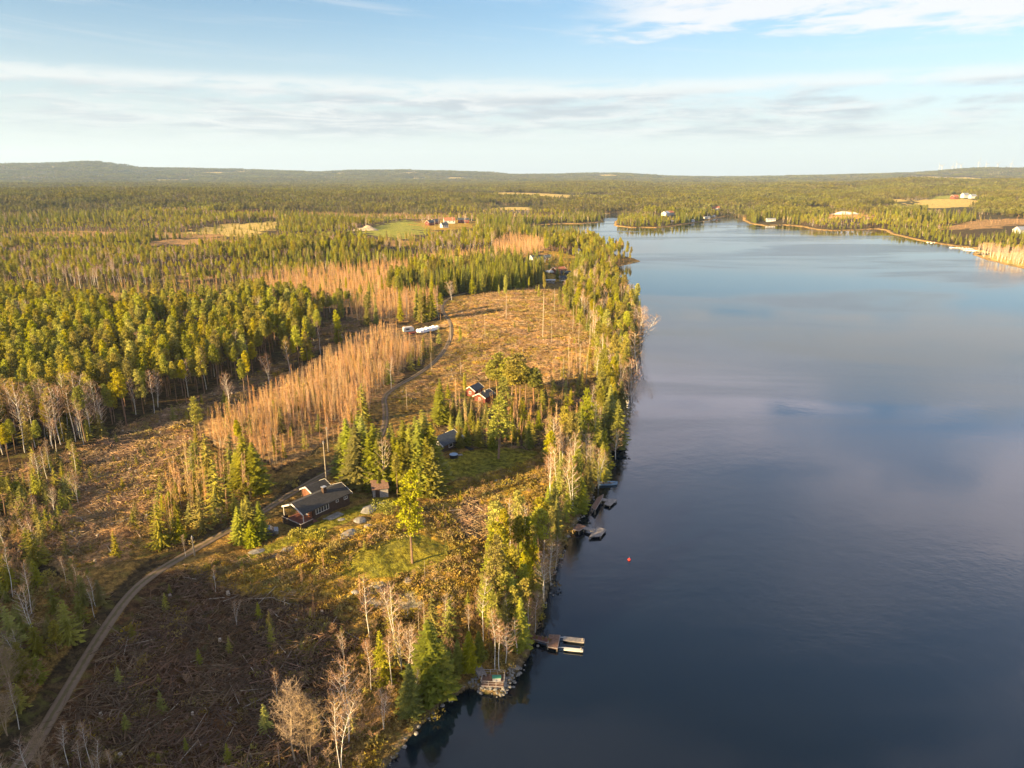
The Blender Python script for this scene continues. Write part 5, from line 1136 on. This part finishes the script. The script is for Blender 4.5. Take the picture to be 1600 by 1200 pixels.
# power poles
pl = [((512,766),(711)), ((497,683),680-0), ((638,660),603), ((640,642),606)]
def pole(px, ty, label, arm=True):
    A = U(*px, True); z = gz(*A); H = height_at(A, z, ty); o = root('utility_pole', A, .4, label, 'pole', z)
    mb = MB(); mb.bar((0,0,-.5),(0,0,H),.15,.10,8); mb.obj('post', M['pole'], o)
    mb = MB(); mb.bar((0,0,H),(0,0,H+.12),.12,.03,8); mb.obj('cap', M['metal'], o)
    for x in (-.14, .14): mb = MB(); mb.bar((x,0,H-.4),(x,0,H-.2),.05,.04,6); mb.obj('insulator', M['white'], o)
pole((511,764), 690, 'wooden power pole just behind the annex of the long cabin'); pole((513,706), 668, 'wooden power pole beside the gravel track above the long cabin'); pole((304,868), 838, 'short wooden pole beside the ditch of the gravel track')
# ------------------------------------------------------------------ docks
def dock(name, corners, z, label, m, th=.22, posts=True, cat='dock', floats=True):
    P = [flat(c_[0], c_[1], z) for c_ in corners]; o = empty(name, P[0][0], P[0][1], 0); tag(o, label, cat)
    Q = [(p[0]-P[0][0], p[1]-P[0][1]) for p in P]; mb = MB(); ar = sum(Q[i][0]*Q[(i+1) % len(Q)][1]-Q[(i+1) % len(Q)][0]*Q[i][1] for i in range(len(Q)))
    if ar < 0: Q = Q[::-1]
    mb.prism(Q, z-th, z); mb.obj('deck', m, o)
    if posts:
        for q in Q: mb = MB(); mb.bar((q[0]*.96, q[1]*.96, -1.5), (q[0]*.96, q[1]*.96, z-th-.002), .08, .08, 6); mb.obj('post', M['pole'], o)
    c0 = np.mean(Q, axis=0); mb = MB(); n = len(Q)
    for i in range(n):
        a_, b_ = np.array(Q[i]), np.array(Q[(i+1) % n]); mb.bar((*a_, z-.06), (*b_, z-.06), .07, .07, 4)
    mb.obj('edge_beam', M['greydeck'], o); return o, Q
dock('dock', [(828,990),(830,997),(856,1004),(857,997)], .75, 'brown gangway from the shore to the square platform', M['deckred'])
dock('dock', [(858,991),(875,992),(871,1013),(856,1010)], .6, 'square brown floating platform with two long fingers', M['deck'])
def finger(px0, px1, wd, label, m, z=.35):
    a, b = flat(*px0, z), flat(*px1, z); d = b-a; L = np.hypot(*d); o = empty('dock_finger', a[0], a[1], 0, math.atan2(d[1], d[0])); tag(o, label, 'dock', None)
    mb = MB(); mb.box(0, L, -wd/2, wd/2, z-.12, z); mb.obj('deck', m, o); mb = MB(); mb.box(.6, L-.2, -wd/2+.1, wd/2-.1, -.2, z-.122); mb.obj('float', M['black'], o); mb = MB(); mb.bar((-1.2,0,z),(0.3,.25,z),.06,.06,5); mb.obj('bracket', M['metal'], o); mb = MB(); mb.bar((L-.3,0,z),(L-.3,0,z+.35),.08,.08,6); mb.obj('bollard', M['pole'], o)
finger((880,997),(913,1001),.95,'wider floating finger farther from the near bank, with pale boards', M['greydeck']); finger((881,1013),(911,1016),.6,'narrow white floating finger nearest the rocky point', M['white'])
dock('dock', [(921,838),(933,823),(947,827),(939,837)], .55, 'square floating dock reached by a short gangway below the stairs', M['greydeck'])
dock('dock', [(912,826),(914,823),(930,826),(928,831)], .7, 'short gangway to the lower square floating dock', M['greydeck'])
dock('dock', [(895,827),(903,818),(916,822),(905,829)], .8, 'grey shore deck at the foot of the wooded slope', M['deck'])
dock('dock', [(944,787),(951,779),(964,780),(953,790)], .55, 'tilted square floating dock farther along the shore', M['greydeck'])
dock('dock', [(935,780),(936,777),(950,780),(949,783)], .7, 'narrow plank gangway to the farther square dock', M['greydeck'])
dock('dock', [(924,792),(934,777),(943,772),(940,780),(930,797)], 1.0, 'dark shore deck curving along the bank between the two square docks', M['deck'])
o, Q = dock('dock', [(751,1071),(755,1053),(789,1054),(787,1073)], .95, 'brown wooden terrace on the boulder point above the lake', M['deck'], cat='terrace')
for i in (0, 1, 2, 3):
    a_, b_ = np.array(Q[i]), np.array(Q[(i+1) % 4])
    if np.linalg.norm(a_-b_) < 1: continue
    mb = MB(); k = int(np.linalg.norm(b_-a_)/1.2)+1
    for j in range(k+1): p = a_+(b_-a_)*j/k; mb.box(p[0]-.04, p[0]+.04, p[1]-.04, p[1]+.04, 0.95, 1.65)
    mb.bar((*a_, 1.65), (*b_, 1.65), .03, .05, 4); mb.bar((*a_, 1.35), (*b_, 1.35), .03, .03, 4); mb.obj('railing', M['greydeck'], o)
p = flat(776, 1059, 1.3); o = empty('storage_box', p[0], p[1], .96, .05); tag(o, 'white storage box with green lid on the wooden terrace', 'box'); mb = MB(); mb.box(-.55,.55,-.3,.3,0,.45); mb.obj('box_body', M['white'], o); mb = MB(); mb.box(-.6,.6,-.33,.33,.452,.52); mb.obj('lid', M['green'], o)
p = flat(743, 1035, 1.5); zz = gz(*p); o = empty('plank_walkway', p[0], p[1], max(zz, 1.2)+.15, -1.15); tag(o, 'narrow grey plank walkway leading down to the terrace', 'walkway')
mb = MB(); mb.box(-2.6, 2.6, -.55, .55, 0, .1); mb.obj('boards', M['greydeck'], o)
for y in (-.5,.5): mb = MB(); mb.box(-2.6,2.6,y-.05,y+.05,-.35,-.002); mb.obj('beam', M['greydeck'], o)
# boulders packed round the terrace point
rows = []
for i in range(len(LAKE_R)):
    a, b = LAKE_R[i], LAKE_R[(i+1) % len(LAKE_R)]; u_, v_, _ = proj(a[0], a[1], 0)
    if 725 < u_ < 812 and v_ > 1045 and a[1] > 30:
        for _ in range(int(np.linalg.norm(b-a)*16)):
            p = a+(b-a)*rng.random()+rng.normal(size=2)*.5+np.array([0, .75]); s = rng.uniform(.2, .5); rows.append([p[0], p[1], .05+.75*rng.random(), rng.random()*6.28, s, s, rng.integers(0, 3), 0])
if rows: instancer('terrace_boulders', ST, np.array(rows), 'grey boulders heaped round the terrace point', 'stones')
# buoy
p = flat(983, 875); o = empty('buoy', p[0], p[1], 0); tag(o, 'small round red buoy floating on the open dark water', 'buoy'); import bmesh
def ball(name, rad, m, parent, z, sz=1.0):
    bm = bmesh.new(); bmesh.ops.create_uvsphere(bm, u_segments=16, v_segments=10, radius=rad); me = bpy.data.meshes.new(name); bm.to_mesh(me); bm.free(); me.materials.append(m); q = bpy.data.objects.new(name, me); scene.collection.objects.link(q); q.parent = parent; q.location = (0, 0, z); q.scale = (1, 1, sz); return q
ball('float', .28, M['red'], o, .12, .85); mb = MB(); mb.bar((0,0,.36),(0,0,.58),.05,.05,8); mb.obj('ring_post', M['metal'], o)
# ------------------------------------------------------------------ boats
def boat(p, rz, L, m, label, group=None):
    o = empty('boat', p[0], p[1], 0, rz); tag(o, label, 'boat', group); mb = MB(); W = L*.17; V = []
    st = [(-.5, .85, .45), (-.2, 1.0, .45), (.15, .95, .5), (.38, .55, .6), (.5, .04, .7)]
    for x, w_, h_ in st: V += [(x*L, -W*w_, h_), (x*L, -W*w_*.6, -.1), (x*L, W*w_*.6, -.1), (x*L, W*w_, h_)]
    f = [(i*4+j, (i+1)*4+j, (i+1)*4+j+1, i*4+j+1) for i in range(4) for j in range(3)]+[(0,1,2,3)]
    mb.add(V, f); mb.obj('hull', m, o)
    mb = MB(); W2 = W*.86; V = [(x*L*.95, s_*W2*w_, .30) for x, w_, h_ in st for s_ in (-1, 1)]; mb.add(V, [(i*2, i*2+2, i*2+3, i*2+1) for i in range(4)]); mb.obj('floor', M['greydeck'], o)
    for x in (-.25, .1): mb = MB(); mb.box(x*L-.12, x*L+.12, -W*.9, W*.9, .36, .41); mb.obj('bench', M['deck'], o)
p = flat(950, 755, .3); boat(p, .05, 4.2, M['tub'], 'small pale blue rowing boat moored under the shore trees')
p = flat(974, 449, .2); boat(p, 0.0, 6.0, M['green'], 'long green rowing boat moored at the far shore below the cape')
A0, A1 = flat(1487, 388), flat(1523, 390)
for r_i, off in enumerate((0, -14)):
    a = A0+np.array([0, off]); b = A1+np.array([0, off]); d = b-a; L = np.hypot(*d); o = empty('marina_jetty', a[0], a[1], 0, math.atan2(d[1], d[0])); tag(o, ('inner' if r_i == 0 else 'outer')+' long pale floating jetty of the small marina near the far right shore', 'jetty')
    mb = MB(); mb.box(0, L, -.8, .8, .15, .5); mb.obj('deck', M['greydeck'], o)
    for k in range(5): mb = MB(); mb.bar((L*k/4, .9, -1), (L*k/4, .9, 1.4), .12, .1, 6); mb.obj('post', M['pole'], o)
    for k in range(7):
        q = a+d*(k+.5)/7+np.array([0, 3.6 if r_i == 0 else -3.6]); boat(q, 1.57+rng.normal()*.1, 5+rng.random()*1.5, M['boatwhite'], 'white boat moored at the small marina near the far right shore', 'boats at the small marina')
for px in ((1452,379),(1458,380)): boat(flat(*px), .4, 6, M['boatwhite'], 'white boat beached left of the small marina', 'boats left of the small marina')
# ------------------------------------------------------------------ farther houses
def house(px, L, W, H, rise, rz, wall, roof, label, cat='house', group=None, wins=3):
    A = U(*px); o = root('house', A, rz, label, cat, gz(*A, False), group); w_, r_, t_ = MB(), MB(), MB(); gable(w_, r_, t_, -L/2, L/2, -W/2, W/2, H, rise, .4, -1.5)
    w_.obj('wall', wall, o); r_.obj('roof', roof, o); t_.obj('barge_board', M['white'], o)
    for k in range(wins): x = -L/2+L*(k+.5)/wins; window(o, x-.6, x+.6, H*.38, H*.8, -W/2)
    window(o, -.6, .6, H*.4, H*.8, -L/2, -1, 'y'); return o
wl, rr_, rb = M['white'], M['tileroof'], M['roofblue']
house((839,410),10,7,3,2.2,.5,wl,rb,'white cabin with dark gabled roof on the slope near the far cape'); house((827,414),5,3.5,2.2,.8,.5,wl,rb,'tiny white shed left of the white cabin near the far cape','shed')
house((851,407),8,5,2.6,1.5,.2,M['brownwall'],rb,'dark brown cabin touching the white cabin near the far cape'); house((873,428),8,6,2.8,1.8,.6,M['redwall'],rr_,'red cabin with pale gable on the near side of the holiday homes')
house((884,432),6,4,2.4,1.2,.1,M['brownwall'],rb,'low brown cabin right of the red cabin'); house((879,439),3.5,3,2.2,.9,.3,wl,rb,'small white outhouse in front of the low brown cabin','shed')
house((858,378),16,5,2.6,1.2,.1,wl,M['metal'],'long low white building beside the bay'); house((900,396),5,4,2.4,1.2,.4,wl,M['metal'],'white hut among the trees of the cape'); house((935,421),5,4,2.4,1.2,.4,wl,rr_,'small pale hut between the trees at the base of the spit')
house((860,442),5,3,1.6,.3,.0,M['greydeck'],M['metal'],'low grey shed in front of the dark spruces','shed')
def covered_boat(px):
    A = U(*px); o = root('covered_boat', A, 2.9, 'boat under a white tarpaulin parked before the red cabin', 'boat'); mb = MB(); st = [(-4,1.1,1.5),(-1,1.3,2.0),(2,1.1,1.9),(4,.1,1.5)]; V = []
    for x, w_, h_ in st: V += [(x,-w_,.7),(x,-w_*.8,h_*.8),(x,0,h_),(x,w_*.8,h_*.8),(x,w_,.7)]
    mb.add(V, [(i*5+j,(i+1)*5+j,(i+1)*5+j+1,i*5+j+1) for i in range(3) for j in range(4)]+[(0,1,2,3,4)]); mb.obj('tarpaulin', M['wrap'], o)
    mb = MB(); mb.box(-3.6,3.2,-.7,.7,.2,.69); mb.obj('hull', M['tub'], o)
covered_boat((861,427))
house((702,349),14,8,4,3.2,.25,wl,rr_,'large white farmhouse with red tiled roof above the green field'); house((672,352),10,7,3.5,2.6,.9,M['redwall'],rb,'left red farm shed with white gable near the field','barn'); house((680,350),10,7,3.5,2.6,.9,M['redwall'],rb,'red farm shed between the left shed and the farmhouse','barn')
house((694,356),8,6,3.5,2.4,.6,wl,rb,'white cottage in front of the tiled farmhouse'); house((724,348),14,9,4,2,.1,M['redwall'],rb,'dark red barn right of the tiled farmhouse','barn'); house((760,357),11,7,3,2,.1,M['redwall'],rr_,'red cabin among trees right of the farm')
house((1491,311),13,9,5,3.5,.3,M['redwall'],rr_,'red barn at the left of the far right farm','barn'); house((1507,309),14,9,6,4,.3,wl,M['metal'],'white farmhouse next to the red barn on the far right'); house((1519,310),13,8,5,3.5,.2,wl,M['metal'],'broad white farmhouse right of its white neighbour on the far right'); house((1553,305),10,8,4,3,.3,wl,rb,'small white house right of the far right farm')
house((1595,365),14,8,4,3,.3,wl,M['metal'],'pale house at the right edge above the birch shore'); house((1204,346),12,6,3,1.5,0,wl,M['metal'],'white cabin on the wooded point across the lake')
for px in ((1031,334),(1040,337),(1046,336),(1096,332),(1102,330),(1112,330),(1118,328)): house(px, 12, 8, 4, 2.5, rng.random(), wl, M['metal'] if px[0] < 1045 else rr_, 'pale holiday house among the trees of the far shore', 'house', 'holiday houses on the far shore', 2)
for px in ((1050,349),(1062,348),(1079,348),(1090,345),(1104,343),(1112,341)): 
    a = flat(px[0], px[1]-.3); o = empty('boathouse', a[0], a[1], .3, .3); tag(o, 'small pale boathouse at the water of the far shore', 'boathouse', 'boathouses on the far shore'); w_, r_, t_ = MB(), MB(), MB(); gable(w_, r_, None, -5, 5, -3, 3, 2.6, 1.5, .3, -.6); w_.obj('wall', wl, o); r_.obj('roof', M['metal'], o)
# pale gravel heap of the far quarry and rocks at the field
def heap(px, sx, sy, h, m, label, n=26):
    A = U(*px); z = gz(*A, False); r = np.random.default_rng(int(px[0])); mb = MB(); gx = np.linspace(-1, 1, n); X, Y = np.meshgrid(gx, gx); rr0 = np.hypot(X, Y); ZZ = np.maximum(1-rr0**1.6, 0)*(1+.7*fbm(X*20+px[0], Y*20, 9, 3, 3))*h-.6
    V = np.column_stack([X.ravel()*sx, Y.ravel()*sy, ZZ.ravel()]); i = np.arange(n-1)[:, None]*n+np.arange(n-1); F = np.stack([i, i+1, i+n+1, i+n], -1).reshape(-1, 4); mb.add(V, F)
    o = mb.obj('rock_heap', m); o.location = (A[0], A[1], z); tag(o, label, 'rock heap')
heap((1322,336), 26, 14, 4, mat('pale_rubble', (.55,.50,.46), .9, .3, .4), 'pale heap of quarried rubble behind the far right shore'); heap((572,360), 16, 14, 4.5, mat('tan_rubble', (.42,.33,.22), .9, .3, .4), 'tan rubble heap at the left end of the green field')
# wind turbines on the far ridge
mt = mat('pale_tower', (0.42, 0.43, 0.45), .5, .05, 1.0)
def turbine(px, by, ty, ph, label_i):
    u = (px-800)/F_PX; dist = 8200.; x = u*(dist*cP+CAM_H*sP)*1.0; y = dist; z = gz(x, y, False)-5; hub = 0; lo, hi = 20, 400
    for _ in range(25):
        m_ = (lo+hi)/2
        if proj(x, y, z+m_)[1] > ty: lo = m_
        else: hi = m_
    H = lo*.74; o = empty('wind_turbine', x, y, z, .35); tag(o, 'white wind turbine in the row on the far right ridge', 'wind turbine', 'wind turbines on the far right ridge')
    mb = MB(); mb.bar((0,0,0),(0,0,H),3.2,1.8,10); mb.obj('tower', mt, o); mb = MB(); mb.box(-2.5,2.5,-6,5,H,H+5); mb.obj('nacelle', mt, o)
    Lb = H*.42
    for k in range(3):
        a = ph+k*2.094; d = np.array([math.cos(a), 0, math.sin(a)]); s = np.array([-math.sin(a), 0, math.cos(a)]); c0 = np.array([0, -7.2, H+2.5]); mb = MB()
        V = [c0+d*Lb*t_+s*w_*q+np.array([0, e, 0]) for t_, w_ in ((0.02,2.0),(.25,3.2),(1,.6)) for q, e in ((-1,0),(1,0),(0,.9))]
        mb.add(V, [(0,3,4,1),(3,6,7,4),(1,4,5,2),(4,7,8,5),(2,5,3,0),(5,8,6,3),(6,8,7),(0,1,2)]); mb.obj('blade', mt, o)
for i, (px, by, ty) in enumerate(((1464,265,254),(1468,265,254),(1484,264,255),(1490,263,250),(1497,262,253),(1524,261,247),(1536,262,250),(1554,261,250),(1575,261,248))): turbine(px, by, ty, i*.7, i)
# logs lying in the felled clearings
k = 0
for zn, n, l0, l1 in (('slash_dark', 44, 1.0, 4.2), ('slash_left', 18, 1, 4), ('pit', 8, 1, 4), ('cut_gold', 22, 1.5, 4.5)):
    P = Z[zn]; b0, b1 = P.min(0), P.max(0); c_ = 0
    while c_ < n:
        x, y = rng.uniform(b0[0], b1[0]), rng.uniform(b0[1], b1[1]); u_, v_, _ = proj(x, y, 5)
        if not inz(zn, np.array([x]), np.array([y]))[0] or not (0 < u_ < 1600 and v_ < 1190) or lake_sd(np.array([x]), np.array([y]))[0] < 2 or road_dist(np.array([x]), np.array([y]))[0] < 4: continue
        c_ += 1; Lg = rng.uniform(l0, l1); a = rng.random()*3.14; dxy = np.array([math.cos(a), math.sin(a)])*Lg/2; z0, z1 = gz(x-dxy[0], y-dxy[1]), gz(x+dxy[0], y+dxy[1])
        mb = MB(); mb.bar((-dxy[0], -dxy[1], z0-z0+.25), (dxy[0], dxy[1], z1-z0+.1+.5*rng.random()), .045+.04*rng.random(), .03, 6); o = mb.obj('felled_log', M['snag']); o.location = (x, y, z0)
        nm = dict(slash_dark='shaded slash clearing', slash_left='felled strip beyond the track', pit='brown brash heap below the cabins', cut_gold='golden felled slope')[zn]; tag(o, 'bare grey log lying in the '+nm, 'log', 'logs in the '+nm)
# ------------------------------------------------------------------ the air
def haze():
    mb = MB(); mb.box(-14500, 14500, -3000, 15500, -70, 560)
    m = bpy.data.materials.new('haze_air'); m.use_nodes = True; t = NT(m.node_tree); t.n.remove(t.n['Principled BSDF'])
    pv = t.new('ShaderNodeVolumePrincipled'); pv.inputs['Color'].default_value = (0.50, 0.71, 1.0, 1); pv.inputs['Density'].default_value = 4.8e-5
    pv.inputs['Anisotropy'].default_value = 0.1
    t.link(pv.outputs[0], t.n['Material Output'].inputs['Volume'])
    o = mb.obj('haze', m); tag(o, 'thin pale air haze over the whole valley', 'haze', kind='stuff')
haze()
